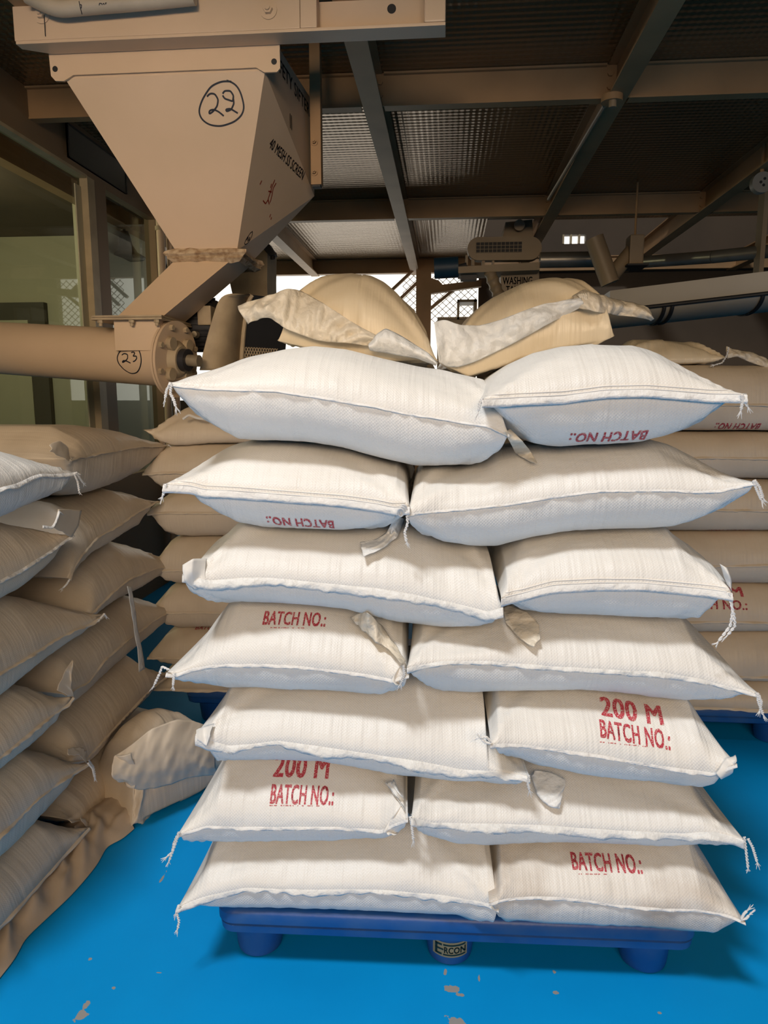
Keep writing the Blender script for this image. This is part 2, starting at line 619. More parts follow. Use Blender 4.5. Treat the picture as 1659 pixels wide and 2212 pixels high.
H_B = Z_PLATE - Z_BEAM
for x in X_BEAMS:
    ibeam((x, 1.2, Z_BEAM), (x, 8.55, Z_BEAM), 0.095, H_B, 'long_beam')
for j, y in enumerate(Y_CROSS):
    for i in range(len(X_BEAMS) - 1):
        x0, x1 = X_BEAMS[i] + 0.007, X_BEAMS[i + 1] - 0.007
        mb = MB()
        mb.box((x0, y, Z_BEAM + 0.004), (x1, y + 0.008, Z_PLATE - 0.008))
        mb.box((x0 + 0.05, y - 0.004, Z_BEAM + 0.001), (x1 - 0.05, y + 0.06, Z_BEAM + 0.011))
        mb.box((x0 + 0.05, y - 0.022, Z_PLATE - 0.02), (x1 - 0.05, y + 0.06, Z_PLATE - 0.01))
        cb = mb.build('cross_beam', 'ceil_beam', ceil)
        for xb in (x0 + 0.03, x1 - 0.03):
            if j in (2, 3) and 1 <= i <= 4:
                mb = MB()
                for zb in (Z_BEAM + 0.05, Z_BEAM + 0.11):
                    mb.cyl((xb, y - 0.012, zb), (xb, y, zb), 0.014, n=6)
                mb.build('bolt', 'ceil_beam', cb)
for j in range(len(Y_CROSS) - 1):
    for i in range(len(X_BEAMS) - 1):
        x0, x1, y0, y1 = X_BEAMS[i], X_BEAMS[i + 1], Y_CROSS[j], Y_CROSS[j + 1]
        if j == 3 and i == 2:
            x1 = 0.33
        if j == 3 and i >= 3:
            y1 = 6.75
        MB().box((x0 + 0.003, y0 + 0.003, Z_PLATE - 0.008), (x1 - 0.003, y1 - 0.003, Z_PLATE)).build('ceiling_panel', 'plate', ceil)
MB().box((-6, 1.2, Z_PLATE + 0.004), (0.33, 8.6, Z_PLATE + 0.03)).build('deck_board', 'dark_wall', ceil)
MB().box((0.33, 1.2, Z_PLATE + 0.004), (6, 6.75, Z_PLATE + 0.03)).build('deck_board', 'dark_wall', ceil)

# ---- glazed cabin on the left
cy0, cy1 = 1.2, 5.42
wl = MB()
g1a, g1b, g2a, g2b, gz0, gz1 = 1.6, 4.34, 4.575, 5.34, 0.9, 2.715
wl.box((XL - 0.08, cy0, 0), (XL, cy1, gz0))
wl.box((XL - 0.08, cy0, gz1), (XL, cy1, Z_PLATE))
wl.box((XL - 0.08, cy0, gz0), (XL, g1a, gz1))
wl.box((XL - 0.08, g1b + 0.085, gz0), (XL, g2a, gz1))
wl.box((XL - 0.08, g2b, gz0), (XL, cy1, gz1))
struct('wall_left', wl, 'brown_wall', 'brown painted wall of the glazed cabin on the left')
for k, (a, b) in enumerate(((g1a, g1b), (g2a, g2b))):
    e = empty('window_%d' % (k + 1), (XL, (a + b) / 2, gz0), ['large cabin window pane numbered 108', 'narrow cabin window pane left of the hopper'][k], None, None, 'structure')
    MB().add([(XL - 0.045, a, gz0), (XL - 0.045, b, gz0), (XL - 0.045, b, gz1), (XL - 0.045, a, gz1)], [(0, 1, 2, 3)]).build('pane', 'glass', e)
    fr = MB()
    fr.box((XL - 0.06, b - 0.004, gz0), (XL + 0.004, b + (0.085 if k == 0 else 0.02), gz1))
    fr.box((XL - 0.06, a, gz1 - 0.012), (XL + 0.002, b, gz1 + 0.006))
    fr.build('window_frame', 'frame_light' if k == 0 else 'brown_wall', e)
    if k == 0:
        MB().box((XL - 0.043, b - 0.075, gz0), (XL - 0.036, b - 0.006, gz1 - 0.06)).build('sealing_strip', 'cabin_wall', e)
        WIN1 = e
# inside of the cabin
struct('wall_cabin_end', MB().box((-6, 7.0, 0), (XL - 0.6, 7.06, Z_PLATE)), 'cabin_wall', 'pale end wall inside the cabin')
struct('wall_cabin_side', MB().box((-5.2, cy0, 0), (-5.14, 7.0, Z_PLATE)), 'cabin_wall', 'pale side wall inside the cabin')
struct('wall_cabin_return', MB().box((XL - 0.66, cy1, 0), (XL - 0.6, 7.0, Z_PLATE)), 'cabin_wall', 'pale return wall of the cabin')
struct('wall_cabin_front', MB().box((-5.2, cy0 - 0.06, 0), (XL, cy0, Z_PLATE)), 'dark_wall', 'dark front wall of the cabin')
door = empty('door_1', (-4.4, 6.95, 0), 'dark framed pale door seen through the cabin glass', None, None, 'structure')
MB().box((-4.95, 6.93, 0), (-3.95, 6.99, 2.35)).build('door_frame', 'cabin_dark', door)
MB().box((-4.80, 6.92, 0), (-4.12, 6.95, 2.18)).build('door_leaf', 'cabin_wall', door)
pl = bpy.data.lights.new('cabin_fill', 'POINT')  # point fill added to brighten the cabin, apart from its pendant
pl.energy = 60
pl.color = (1.0, 0.9, 0.62)
pl.shadow_soft_size = 0.12
plo = bpy.data.objects.new('cabin_fill', pl)
COL.objects.link(plo)
plo.location = (-3.9, 4.6, 2.55)

# dark notice board above the window
y0, y1 = at_x(146, 300, XL + 0.01)[1], at_x(272, 390, XL + 0.01)[1]
sb = empty('notice_board', (XL, (y0 + y1) / 2, 2.75), 'dark green notice board on the brown wall above the cabin windows', 'notice board')
MB().box((XL + 0.001, y0, 2.752), (XL + 0.012, y1, 2.935)).build('board', 'sign_green', sb)
fm = MB()
for z in (2.752, 2.929):
    fm.box((XL + 0.001, y0, z), (XL + 0.016, y1, z + 0.006))
for y in (y0, y1 - 0.006):
    fm.box((XL + 0.001, y, 2.752), (XL + 0.016, y + 0.006, 2.935))
fm.build('rim', 'black', sb)
# ------------------------------------------------------------------ sacks
SA = math.radians(1.85)
S_U = np.array([math.cos(SA), math.sin(SA), 0])
S_V = np.array([-math.sin(SA), math.cos(SA), 0])
S_O = np.array([0, 1.602, 0])


class Frame:
    """a local frame: u along the visible face, v into the pile, z up"""

    def __init__(self, O, U, V):
        self.O, self.U, self.V = np.array(O, float), np.array(U, float), np.array(V, float)

    def uz(self, px, py, v):
        d = ray(px, py)
        t = (v - (_C - self.O) @ self.V) / (d @ self.V)
        p = _C + d * t
        return (p - self.O) @ self.U, p[2]

    def P(self, u, v, z):
        u, v, z = np.broadcast_arrays(np.asarray(u, float), np.asarray(v, float), np.asarray(z, float))
        return self.O + u[..., None] * self.U + v[..., None] * self.V + z[..., None] * np.array([0, 0, 1.0])


STK = Frame(S_O, S_U, S_V)


def fnoise(rng, n=7, f0=3.0, f1=14.0):
    """smooth 2-D noise from a few sines"""
    k = rng.uniform(f0, f1, (n, 2)) * rng.choice([-1, 1], (n, 2))
    ph = rng.uniform(0, 6.28, n)

    def f(x, y):
        s = 0
        for i in range(n):
            s = s + np.sin(k[i, 0] * x + k[i, 1] * y + ph[i])
        return s / n ** 0.5
    return f


class Sack:
    """pillow-shaped sack: seam line on the visible face, measured upper and lower outlines, depth D"""

    def __init__(self, frame, seam, top, bot, D, seed, at=0.19, ab=0.09, pt=1.62, pb=2.3, wr=1.0, nu=210, nt=30,
                 tipv=0.0, pull=0.03, uppers=(), lowers=()):
        """seam: list of (u, v, z); top, bot: lists of (u, z)"""
        rng = np.random.default_rng(seed)
        self.fr, self.D = frame, D
        seam = np.array(sorted(seam), float)
        uL, uR = seam[0, 0], seam[-1, 0]
        s = 0.5 - 0.5 * np.cos(np.pi * np.linspace(0, 1, nu))
        s = 0.65 * s + 0.35 * np.linspace(0, 1, nu)
        u = uL + (uR - uL) * s

        def curve(pts, base):
            pts = [(uL, seam[0, 2])] + sorted([p for p in pts if uL + 0.002 < p[0] < uR - 0.002]) + [(uR, seam[-1, 2])]
            p = np.array(pts)
            zz = np.interp(u, p[:, 0], p[:, 1])
            for _ in range(3):
                zz[2:-2] = (zz[1:-3] + 2 * zz[2:-2] + zz[3:-1]) / 4
            return zz
        zs = np.interp(u, seam[:, 0], seam[:, 2])
        vs = np.interp(u, seam[:, 0], seam[:, 1])
        for _ in range(6):
            zs[1:-1] = (zs[:-2] + 2 * zs[1:-1] + zs[2:]) / 4
            vs[1:-1] = (vs[:-2] + 2 * vs[1:-1] + vs[2:]) / 4
        zt, zb = curve(top, zs), curve(bot, zs)
        for up in uppers:
            ok = (u > up.u[0]) & (u < up.u[-1])
            zt = np.where(ok, np.minimum(zt, np.interp(u, up.u, up.zb) - 0.005), zt)
        for lo in lowers:
            ok = (u > lo.u[0]) & (u < lo.u[-1])
            zb = np.where(ok, np.maximum(zb, np.interp(u, lo.u, lo.zt) - 0.008), zb)
            zs = np.maximum(zs, zb + 0.004)
        zt, zb = np.maximum(zt, zs), np.minimum(zb, zs)
        self.u, self.zs, self.vs, self.zt, self.zb = u, zs, vs, zt, zb
        x = s * 2 - 1
        vs = vs + 0.016 * (1 - np.abs(x) ** 4) - tipv * np.abs(x) ** 8
        self.vs = vs
        n1 = fnoise(rng, 7, 4, 16)
        n2 = fnoise(rng, 6, 20, 60)
        ph = rng.uniform(0, 6.28, 6)
        th = np.linspace(0, np.pi, nt)
        tt = (1 - np.cos(th)) / 2
        tt = 0.7 * tt + 0.3 * np.linspace(0, 1, nt)
        Uu, T = np.meshgrid(u, tt, indexing='ij')
        X = np.meshgrid(x, tt, indexing='ij')[0]
        d = T * D

        def g(dd, a, p):
            q = np.clip(dd / a, 0, 1)
            return (1 - (1 - q) ** p) ** (1 / p)
        zmid = zs[:, None] * (1 - T) + (0.5 * (zt + zb) * 0.6 + zs * 0.4)[:, None] * T
        end = np.minimum(np.abs(Uu - uL), np.abs(Uu - uR))
        # radial creases that run in from both ends, puckers along the seam
        ang = np.arctan2(d + 0.02, np.abs(end) + 0.02)
        crease = np.exp(-np.hypot(end, d) / 0.16) * (np.sin(11 * ang + ph[0] + np.sign(X)) + 0.7 * np.sin(19 * ang + ph[1]))
        mod = 0.55 + 0.45 * np.sin(17 * Uu + ph[5]) * np.sin(7 * Uu + ph[0])
        pucker = np.exp(-d / 0.06) * mod * (np.sin(150 * Uu + ph[2] + 2.5 * np.sin(23 * Uu + ph[3])) + 0.8 * np.sin(83 * Uu + ph[4] + 1.5 * np.sin(31 * Uu))) * (1 - np.abs(X) ** 6)
        lump = n1(Uu, d)
        thin = np.clip(end / 0.05, 0, 1)
        self.side = {}
        VV = vs[:, None] + d
        for key, z_out, a, p, sg in (('t', zt, at, pt, 1), ('b', zb, ab, pb, -1)):
            G = g(d, a, p) * g(D - d, a, p)
            z = zmid + (z_out[:, None] - zmid) * G
            w = wr * (0.0055 * crease + 0.0011 * pucker + 0.0022 * lump * np.clip(1.15 - d / a, 0, 1)) * np.clip(d / 0.02, 0, 1) * np.clip((D - d) / 0.02, 0, 1) * thin
            edge = np.clip(1 - d / a, 0, 1)
            zz = z + sg * w * (1 - 0.6 * edge) * (edge > 0)
            vv = VV - w * 0.9 * edge * 1.4
            uu = Uu - np.sign(X) * pull * np.abs(X) ** 4 * np.sin(np.pi * T) ** 0.7
            self.side[key] = (uu, vv, zz)
        # build one closed surface
        top3 = frame.P(*self.side['t'])
        bot3 = frame.P(*self.side['b'])
        nT = nt
        verts = [top3.reshape(-1, 3)]
        nu_ = nu
        inner = bot3[1:-1, 1:-1]
        off = nu_ * nT
        verts.append(inner.reshape(-1, 3))
        V3 = np.concatenate(verts)
        idt = np.arange(nu_ * nT).reshape(nu_, nT)
        idb = idt.copy()
        idb[1:-1, 1:-1] = off + np.arange((nu_ - 2) * (nT - 2)).reshape(nu_ - 2, nT - 2)

        def quads(idx, flip):
            a, b, c, e = idx[:-1, :-1], idx[1:, :-1], idx[1:, 1:], idx[:-1, 1:]
            q = np.stack([a, b, c, e], -1).reshape(-1, 4)
            return q[:, ::-1] if flip else q
        f = np.concatenate([quads(idt, False), quads(idb, True)])
        # uv in metres along the cloth
        arc = np.concatenate([np.zeros((nu_, 1)), np.cumsum(np.linalg.norm(np.diff(top3, axis=1), axis=2), axis=1)], 1)
        arb = np.concatenate([np.zeros((nu_, 1)), np.cumsum(np.linalg.norm(np.diff(bot3, axis=1), axis=2), axis=1)], 1)
        uvt = np.stack([Uu, arc], -1).reshape(-1, 2)
        uvb = np.stack([Uu, -arb], -1)[1:-1, 1:-1].reshape(-1, 2)
        self.V3, self.F, self.UV = V3, f, np.concatenate([uvt, uvb])
        self.rng = rng

    def build(self, name, mat, label, cat='sack', group=None):
        c = self.V3.mean(0)
        self.root = empty(name, (c[0], c[1], self.V3[:, 2].min()), label, cat, group)
        self.body = mesh_obj('body', self.V3, self.F, mat, self.root, True, self.UV)
        self.bvh = BVHTree.FromPolygons([Vector(v) for v in self.V3], [tuple(int(i) for i in q) for q in self.F])
        return self

    def seam_at(self, uu):
        return np.array([np.interp(uu, self.u, self.vs), np.interp(uu, self.u, self.zs)])

    def hem(self, width=0.014, droop=0.5, mat='hem', name='seam_hem', ripple=1.0, u0=None, u1=None, lines=False, ragged=0.0):
        """strip of cloth or film that stands out along the seam; droop 0 sticks out, 1 hangs down"""
        u0 = self.u[0] if u0 is None else u0
        u1 = self.u[-1] if u1 is None else u1
        n = 220
        uu = np.linspace(u0, u1, n)
        rng = self.rng
        f = fnoise(rng, 5, 18, 70)
        f2 = fnoise(rng, 5, 60, 220)
        f3 = fnoise(rng, 4, 10, 30)
        rows = 5
        wd = width * (1 + ragged * f3(uu, 0 * uu) * 0.5 + ragged * 0.15 * f2(uu, 0 * uu))
        wd = np.maximum(wd, width * 0.25)
        dr = np.clip(droop + 0.22 * ripple * f(uu, 0 * uu + 3), -0.35, 1.0)
        vz = np.stack([np.interp(uu, self.u, self.vs), np.interp(uu, self.u, self.zs)], 1)
        P = []
        for r in range(rows):
            q = r / (rows - 1)
            cur = np.clip(dr * (0.5 + 0.6 * q), -0.4, 1.0)
            v = vz[:, 0] + 0.004 - wd * q * np.cos(cur * 1.45) - 0.0014 * ripple * f2(uu, uu * 0 + r * 0.2) * q - 0.003 * q
            z = vz[:, 1] - wd * q * np.sin(cur * 1.45)
            if lines:
                v = v - 0.0012 * math.sin(q * 9.4)
            P.append(self.fr.P(uu, v, z))
        P = np.stack(P, 1).reshape(-1, 3)
        idx = np.arange(n * rows).reshape(n, rows)
        a, b, c, e = idx[:-1, :-1], idx[1:, :-1], idx[1:, 1:], idx[:-1, 1:]
        o = mesh_obj(name, P, np.stack([a, b, c, e], -1).reshape(-1, 4), mat, self.root, True)
        md = o.modifiers.new('thick', 'SOLIDIFY')
        md.thickness = 0.0012
        return o

    def stitch(self, off=0.006, period=0.008):
        """raised sewing thread just above the hem"""
        mb = MB()
        n = int((self.u[-1] - self.u[0]) / 0.004)
        uu = np.linspace(self.u[0] + 0.01, self.u[-1] - 0.01, n)
        pts = []
        for x in uu:
            h = self.bvh.ray_cast(Vector(self.fr.P(x, np.interp(x, self.u, self.vs) - 0.15, np.interp(x, self.u, self.zs) + off)), Vector(self.fr.V))
            if h[0] is not None:
                pts.append(np.array(h[0]) - self.fr.V * 0.001)
        if len(pts) > 5:
            mb.tube(pts, 0.0012, 5)
            mb.build('stitch_line', 'thread', self.root, True)

    def text(self, s, px, py, height, xs=0.72, flip=False, ang=0.0, mat='red_ink', bold=0.02, name='printed_lettering', wpx=None):
        h = self.bvh.ray_cast(Vector(_C), Vector(ray(px, py)))
        if h[0] is None:
            print('text misses', s)
            return None
        return wrap_text(self.bvh, s, Vector(h[0]), Vector(self.fr.U), height, self.root, mat, xs, flip, ang, bold, name)


def text_mesh(s, bold=0.02, xs=0.72):
    cu = bpy.data.curves.new('tmp_text', 'FONT')
    cu.body = s
    cu.size = 1.0
    cu.align_x = 'CENTER'
    cu.resolution_u = 3
    cu.space_character = 1.06
    o = bpy.data.objects.new('tmp_text', cu)
    COL.objects.link(o)
    dg = bpy.context.evaluated_depsgraph_get()
    me = bpy.data.meshes.new_from_object(o.evaluated_get(dg))
    bm = bmesh.new()
    bm.from_mesh(me)
    bmesh.ops.triangulate(bm, faces=bm.faces)
    for _ in range(2):
        ed = [e for e in bm.edges if e.calc_length() > 0.09]
        bmesh.ops.subdivide_edges(bm, edges=ed, cuts=1)
        bmesh.ops.triangulate(bm, faces=bm.faces)
    v = np.array([x.co[:] for x in bm.verts])
    f = [[x.index for x in q.verts] for q in bm.faces]
    bm.free()
    bpy.data.objects.remove(o)
    bpy.data.curves.remove(cu)
    bpy.data.meshes.remove(me)
    v = v[:, :2].copy()
    nv = len(v)
    v = np.concatenate([v + np.array([dx, dy]) for dx, dy in ((-bold, -bold * 0.5), (bold, -bold * 0.5), (0, bold * 0.5), (-bold, bold * 0.5), (bold, bold * 0.5))])
    f = [[i + k * nv for i in q] for k in range(5) for q in f]
    v[:, 0] *= xs
    v[:, 1] -= 0.365          # centre on the cap height (0.73)
    return v / 0.73, f


def wrap_text(bvh, s, c, right, height, root, mat, xs=0.72, flip=False, ang=0.0, bold=0.02, name='printed_lettering', off=0.0009):
    v, f = text_mesh(s, bold, xs)
    return wrap_flat(bvh, v * height, f, c, right, root, mat, flip, ang, name, off)


def wrap_flat(bvh, v, f, c, right, root, mat, flip=False, ang=0.0, name='printed_lettering', off=0.0009):
    """press flat points onto a surface, along the mean normal around c"""
    nn = Vector((0, 0, 0))
    right = right.normalized()
    w = (v[:, 0].max() - v[:, 0].min()) * 0.3
    for dx in (-w, 0, w):
        q = bvh.find_nearest(c + right * dx)
        nn += q[1]
    nn.normalize()
    if nn.dot(Vector(_C) - c) < 0:
        nn = -nn
    right = (right - nn * right.dot(nn)).normalized()
    up = nn.cross(right)
    if up.z < 0:
        up = -up
    if flip:
        right, up = -right, -up
    ca, sa = math.cos(ang), math.sin(ang)
    out = []
    for x, y in v:
        p = c + right * (x * ca - y * sa) + up * (x * sa + y * ca)
        h = bvh.ray_cast(p + nn * 0.15, -nn)
        out.append(tuple((h[0] + (h[1] if h[1].dot(nn) > 0 else -h[1]) * off) if h[0] is not None else p))
    return mesh_obj(name, out, f, mat, root)


def stroke_mesh(lines, w):
    """flat ribbons for hand drawn marks; lines are lists of 2-D points"""
    vv, ff = [], []
    for ln in lines:
        p = np.array(ln, float)
        m = len(p)
        for i in range(m):
            d = p[min(i + 1, m - 1)] - p[max(i - 1, 0)]
            d = d / (np.linalg.norm(d) + 1e-9)
            nrm = np.array([-d[1], d[0]]) * w / 2
            vv += [p[i] + nrm, p[i] - nrm]
        b = len(vv) - 2 * m
        ff += [(b + 2 * i, b + 2 * i + 1, b + 2 * i + 3, b + 2 * i + 2) for i in range(m - 1)]
    return np.array(vv), ff


def cord(parent, pts, r=0.0028, name='thread_tassel', fray=True, mat='thread'):
    """loose chain-stitch thread end: two twisted strands and a frayed tip"""
    p = resample(pts, 34)
    mb = MB()
    n = len(p)
    for k in (0, math.pi):
        q = []
        for i in range(n):
            a = k + i * 0.9
            q.append(p[i] + np.array([math.cos(a), 0.4 * math.sin(a), math.sin(a) * 0.6]) * r * 0.7)
        mb.tube(q, r * 0.62, 5)
    if fray:
        d = p[-1] - p[-4]
        d = d / (np.linalg.norm(d) + 1e-9)
        for k in range(6):
            j = np.array([random.uniform(-1, 1), random.uniform(-1, 1) * 0.5, random.uniform(-1, 1)]) * 0.45
            mb.tube([p[-1], p[-1] + (d + j * 0.5) * 0.006, p[-1] + (d + j) * 0.015], [r * 0.5, r * 0.4, r * 0.15], 4)
    return mb.build(name, mat, parent, True)


def sheet(name, A, B, mat, parent, n=60, m=16, wr=0.006, seed=1, bulge=0.0, nrm=(0, -1, 0), fscale=1.0, thick=0.001):
    """crumpled film between two measured edges A and B (3-D polylines)"""
    rng = np.random.default_rng(seed)
    a, b = resample(A, n), resample(B, n)
    nr = np.array(nrm, float)
    P = np.zeros((n, m, 3))
    for j in range(m):
        t = j / (m - 1)
        P[:, j] = a * (1 - t) + b * t
    ls = np.linalg.norm(np.diff(a, axis=0), axis=1).sum()
    lt = np.linalg.norm(a - b, axis=1).mean()
    S, T = np.meshgrid(np.linspace(0, 1, n), np.linspace(0, 1, m), indexing='ij')
    X, Y = S * ls * fscale, T * lt * fscale
    w = 0
    for i in range(9):          # crumpled: overlaid sharp creases in all directions
        an, k = rng.uniform(0, np.pi), rng.uniform(30, 260)
        w = w + np.arcsin(np.sin(k * (X * np.cos(an) + Y * np.sin(an)) + rng.uniform(0, 6.28))) * (60 / (k + 30))
    w = wr * 0.6 * w
    w = w + bulge * np.sin(np.pi * T)
    P = P + w[..., None] * nr
    idx = np.arange(n * m).reshape(n, m)
    q = np.stack([idx[:-1, :-1], idx[1:, :-1], idx[1:, 1:], idx[:-1, 1:]], -1).reshape(-1, 4)
    o = mesh_obj(name, P.reshape(-1, 3), q, mat, parent, True)
    if thick:
        md = o.modifiers.new('thick', 'SOLIDIFY')
        md.thickness = thick
    return o


# measured outlines of the fourteen sacks of the near stack (photo pixels, read on the stack's front plane)
DECK_Z = 0.175
VS, VC = -0.075, -0.022
STACK = {
    '7L': dict(long=1, v=0.0, seam=[(368, 826), (380, 830), (459, 838), (579, 840), (698, 856), (817, 878), (897, 894), (1000, 910), (1055, 917), (1100, 938)],
               top=[(400, 805), (459, 782), (499, 765), (547, 752), (587, 743), (658, 737), (738, 745), (817, 765), (897, 783), (996, 801), (1060, 815), (1086, 850), (1096, 890)],
               bot=[(396, 862), (420, 898), (459, 926), (507, 950), (579, 953), (658, 958), (738, 970), (817, 992), (897, 1011), (991, 1010), (1051, 997), (1083, 976), (1096, 958)]),
    '7R': dict(long=0, v=-0.035, seam=[(1040, 862), (1115, 858), (1220, 853), (1312, 841), (1403, 839), (1495, 846), (1541, 850), (1609, 851)],
               top=[(1055, 825), (1083, 802), (1129, 773), (1175, 752), (1243, 736), (1312, 731), (1403, 734), (1449, 748), (1495, 775), (1541, 807), (1586, 837)],
               bot=[(1060, 876), (1083, 908), (1120, 940), (1156, 960), (1220, 966), (1312, 963), (1403, 956), (1472, 940), (1518, 915), (1554, 878)]),
    '6L': dict(long=0, v=0.0, seam=[(356, 1045), (408, 1049), (439, 1058), (499, 1061), (579, 1067), (658, 1073), (738, 1079), (817, 1089), (849, 1095), (886, 1092)],
               top=[(380, 1029), (404, 1010), (439, 986), (471, 968), (519, 956), (579, 953), (658, 958), (738, 970), (825, 990), (857, 1006), (878, 1030), (884, 1055)],
               bot=[(412, 1057), (439, 1089), (471, 1113), (507, 1133), (559, 1145), (618, 1149), (738, 1151), (797, 1149), (837, 1139), (865, 1122), (880, 1108)]),
    '6R': dict(long=1, v=0.0, seam=[(879, 1108), (923, 1103), (1004, 1099), (1101, 1089), (1197, 1072), (1293, 1060), (1438, 1058), (1510, 1061), (1558, 1058), (1626, 1040)],
               top=[(884, 1060), (892, 1035), (908, 1021), (956, 1009), (1077, 983), (1197, 964), (1312, 963), (1403, 956), (1438, 954), (1486, 966), (1534, 990), (1582, 1019)],
               bot=[(883, 1132), (908, 1156), (956, 1176), (1014, 1185), (1077, 1188), (1149, 1171), (1245, 1154), (1342, 1149), (1462, 1144), (1510, 1130), (1558, 1103), (1597, 1070)]),
    '5L': dict(long=1, v=0.0, seam=[(397, 1238), (451, 1254), (519, 1250), (579, 1250), (658, 1258), (738, 1266), (817, 1274), (897, 1288), (1000, 1308), (1053, 1320), (1086, 1308)],
               top=[(402, 1214), (431, 1190), (459, 1170), (479, 1151), (503, 1137), (560, 1146), (618, 1149), (738, 1151), (797, 1149), (885, 1157), (956, 1176), (1028, 1188), (1072, 1209), (1082, 1248)],
               bot=[(404, 1268), (420, 1284), (451, 1300), (499, 1308), (579, 1311), (658, 1316), (738, 1324), (835, 1350), (860, 1356), (956, 1362), (1028, 1358), (1067, 1346), (1082, 1325)]),
    '5R': dict(long=0, v=-0.01, seam=[(1081, 1289), (1130, 1282), (1197, 1267), (1293, 1262), (1390, 1262), (1486, 1270), (1578, 1277)],
               top=[(1086, 1238), (1092, 1214), (1120, 1192), (1149, 1175), (1245, 1154), (1342, 1149), (1472, 1149), (1500, 1176), (1534, 1200), (1556, 1219), (1572, 1250)],
               bot=[(1096, 1301), (1125, 1322), (1159, 1332), (1245, 1335), (1342, 1342), (1438, 1347), (1510, 1339), (1558, 1318), (1573, 1295)]),
    '4L': dict(long=0, v=0.0, seam=[(362, 1450), (383, 1454), (415, 1445), (471, 1439), (572, 1439), (673, 1446), (774, 1458), (847, 1468), (884, 1452)],
               top=[(378, 1435), (411, 1403), (443, 1359), (467, 1326), (492, 1312), (579, 1311), (658, 1316), (738, 1324), (835, 1350), (872, 1375), (881, 1415)],
               bot=[(391, 1466), (431, 1484), (483, 1498), (572, 1499), (693, 1502), (815, 1504), (855, 1496), (877, 1478)]),
    '4R': dict(long=1, v=0.0, seam=[(879, 1437), (956, 1430), (1053, 1432), (1149, 1440), (1245, 1447), (1342, 1452), (1438, 1457), (1510, 1469), (1582, 1485), (1638, 1496)],
               top=[(885, 1395), (908, 1366), (956, 1362), (1028, 1358), (1080, 1345), (1159, 1336), (1245, 1336), (1342, 1342), (1438, 1347), (1500, 1345), (1549, 1396), (1582, 1430), (1621, 1473)],
               bot=[(889, 1458), (918, 1483), (956, 1502), (1028, 1510), (1149, 1505), (1245, 1502), (1342, 1509), (1414, 1519), (1486, 1519), (1558, 1507), (1611, 1498)]),
    '3L': dict(long=1, v=0.0, seam=[(425, 1582), (451, 1597), (492, 1613), (540, 1612), (597, 1605), (693, 1619), (815, 1637), (936, 1656), (1000, 1668), (1062, 1668), (1144, 1673)],
               top=[(428, 1564), (455, 1540), (467, 1516), (483, 1498), (572, 1499), (693, 1502), (815, 1504), (900, 1490), (956, 1502), (1028, 1510), (1075, 1525), (1100, 1580), (1134, 1650)],
               bot=[(431, 1609), (443, 1625), (471, 1645), (572, 1649), (693, 1653), (774, 1670), (855, 1686), (980, 1695), (1077, 1695), (1120, 1685)]),
    '3R': dict(long=0, v=-0.03, seam=[(1058, 1602), (1130, 1613), (1197, 1623), (1293, 1637), (1390, 1654), (1486, 1668), (1544, 1671), (1588, 1645)],
               top=[(1063, 1560), (1074, 1531), (1100, 1510), (1149, 1505), (1245, 1502), (1342, 1509), (1414, 1519), (1505, 1521), (1534, 1560), (1558, 1599), (1580, 1625)],
               bot=[(1072, 1622), (1110, 1642), (1159, 1664), (1245, 1680), (1342, 1695), (1438, 1702), (1525, 1700), (1563, 1685), (1583, 1662)]),
    '2L': dict(long=0, v=0.0, seam=[(387, 1796), (411, 1794), (447, 1788), (512, 1794), (613, 1794), (714, 1794), (823, 1798), (882, 1762)],
               top=[(403, 1769), (435, 1725), (459, 1681), (473, 1648), (572, 1649), (693, 1653), (774, 1670), (855, 1688), (874, 1710), (880, 1740)],
               bot=[(411, 1806), (443, 1818), (492, 1825), (613, 1827), (734, 1825), (815, 1818), (855, 1802), (877, 1779)]),
    '2R': dict(long=1, v=0.0, seam=[(888, 1760), (932, 1777), (1004, 1785), (1149, 1789), (1293, 1799), (1414, 1806), (1486, 1806), (1544, 1799), (1603, 1807)],
               top=[(891, 1727), (905, 1702), (980, 1695), (1077, 1695), (1120, 1685), (1180, 1672), (1245, 1682), (1342, 1695), (1438, 1702), (1513, 1708), (1549, 1756), (1587, 1794)],
               bot=[(899, 1784), (923, 1806), (966, 1825), (1053, 1834), (1197, 1834), (1342, 1835), (1438, 1833), (1510, 1825), (1568, 1812)]),
    '1L': dict(long=1, v=0.0, seam=[(387, 1953), (431, 1941), (524, 1925), (593, 1929), (673, 1931), (734, 1929), (815, 1931), (936, 1939), (1000, 1945), (1076, 1950)],
               top=[(399, 1927), (419, 1895), (437, 1858), (452, 1824), (613, 1827), (734, 1825), (815, 1818), (890, 1805), (966, 1825), (1050, 1834), (1070, 1855), (1074, 1910)],
               bot=[(403, 1957), (463, 1959), (572, 1961), (734, 1965), (855, 1969), (1004, 1973), (1065, 1970)]),
    '1R': dict(long=0, v=-0.02, seam=[(1055, 1943), (1120, 1943), (1197, 1946), (1269, 1953), (1342, 1965), (1438, 1972), (1510, 1972), (1573, 1977), (1606, 1984)],
               top=[(1070, 1900), (1078, 1857), (1095, 1836), (1197, 1834), (1342, 1835), (1438, 1833), (1502, 1832), (1534, 1871), (1573, 1924), (1597, 1967)],
               bot=[(1072, 1963), (1110, 1980), (1173, 1994), (1245, 2004), (1342, 2008), (1462, 2010), (1534, 2004), (1582, 1994)]),
}
ROWN = {7: 'top row', 6: 'second row from the top', 5: 'third row from the top', 4: 'middle row', 3: 'third row from the bottom', 2: 'second row from the bottom', 1: 'bottom row'}
ROWN[4] = 'fourth row from the top'
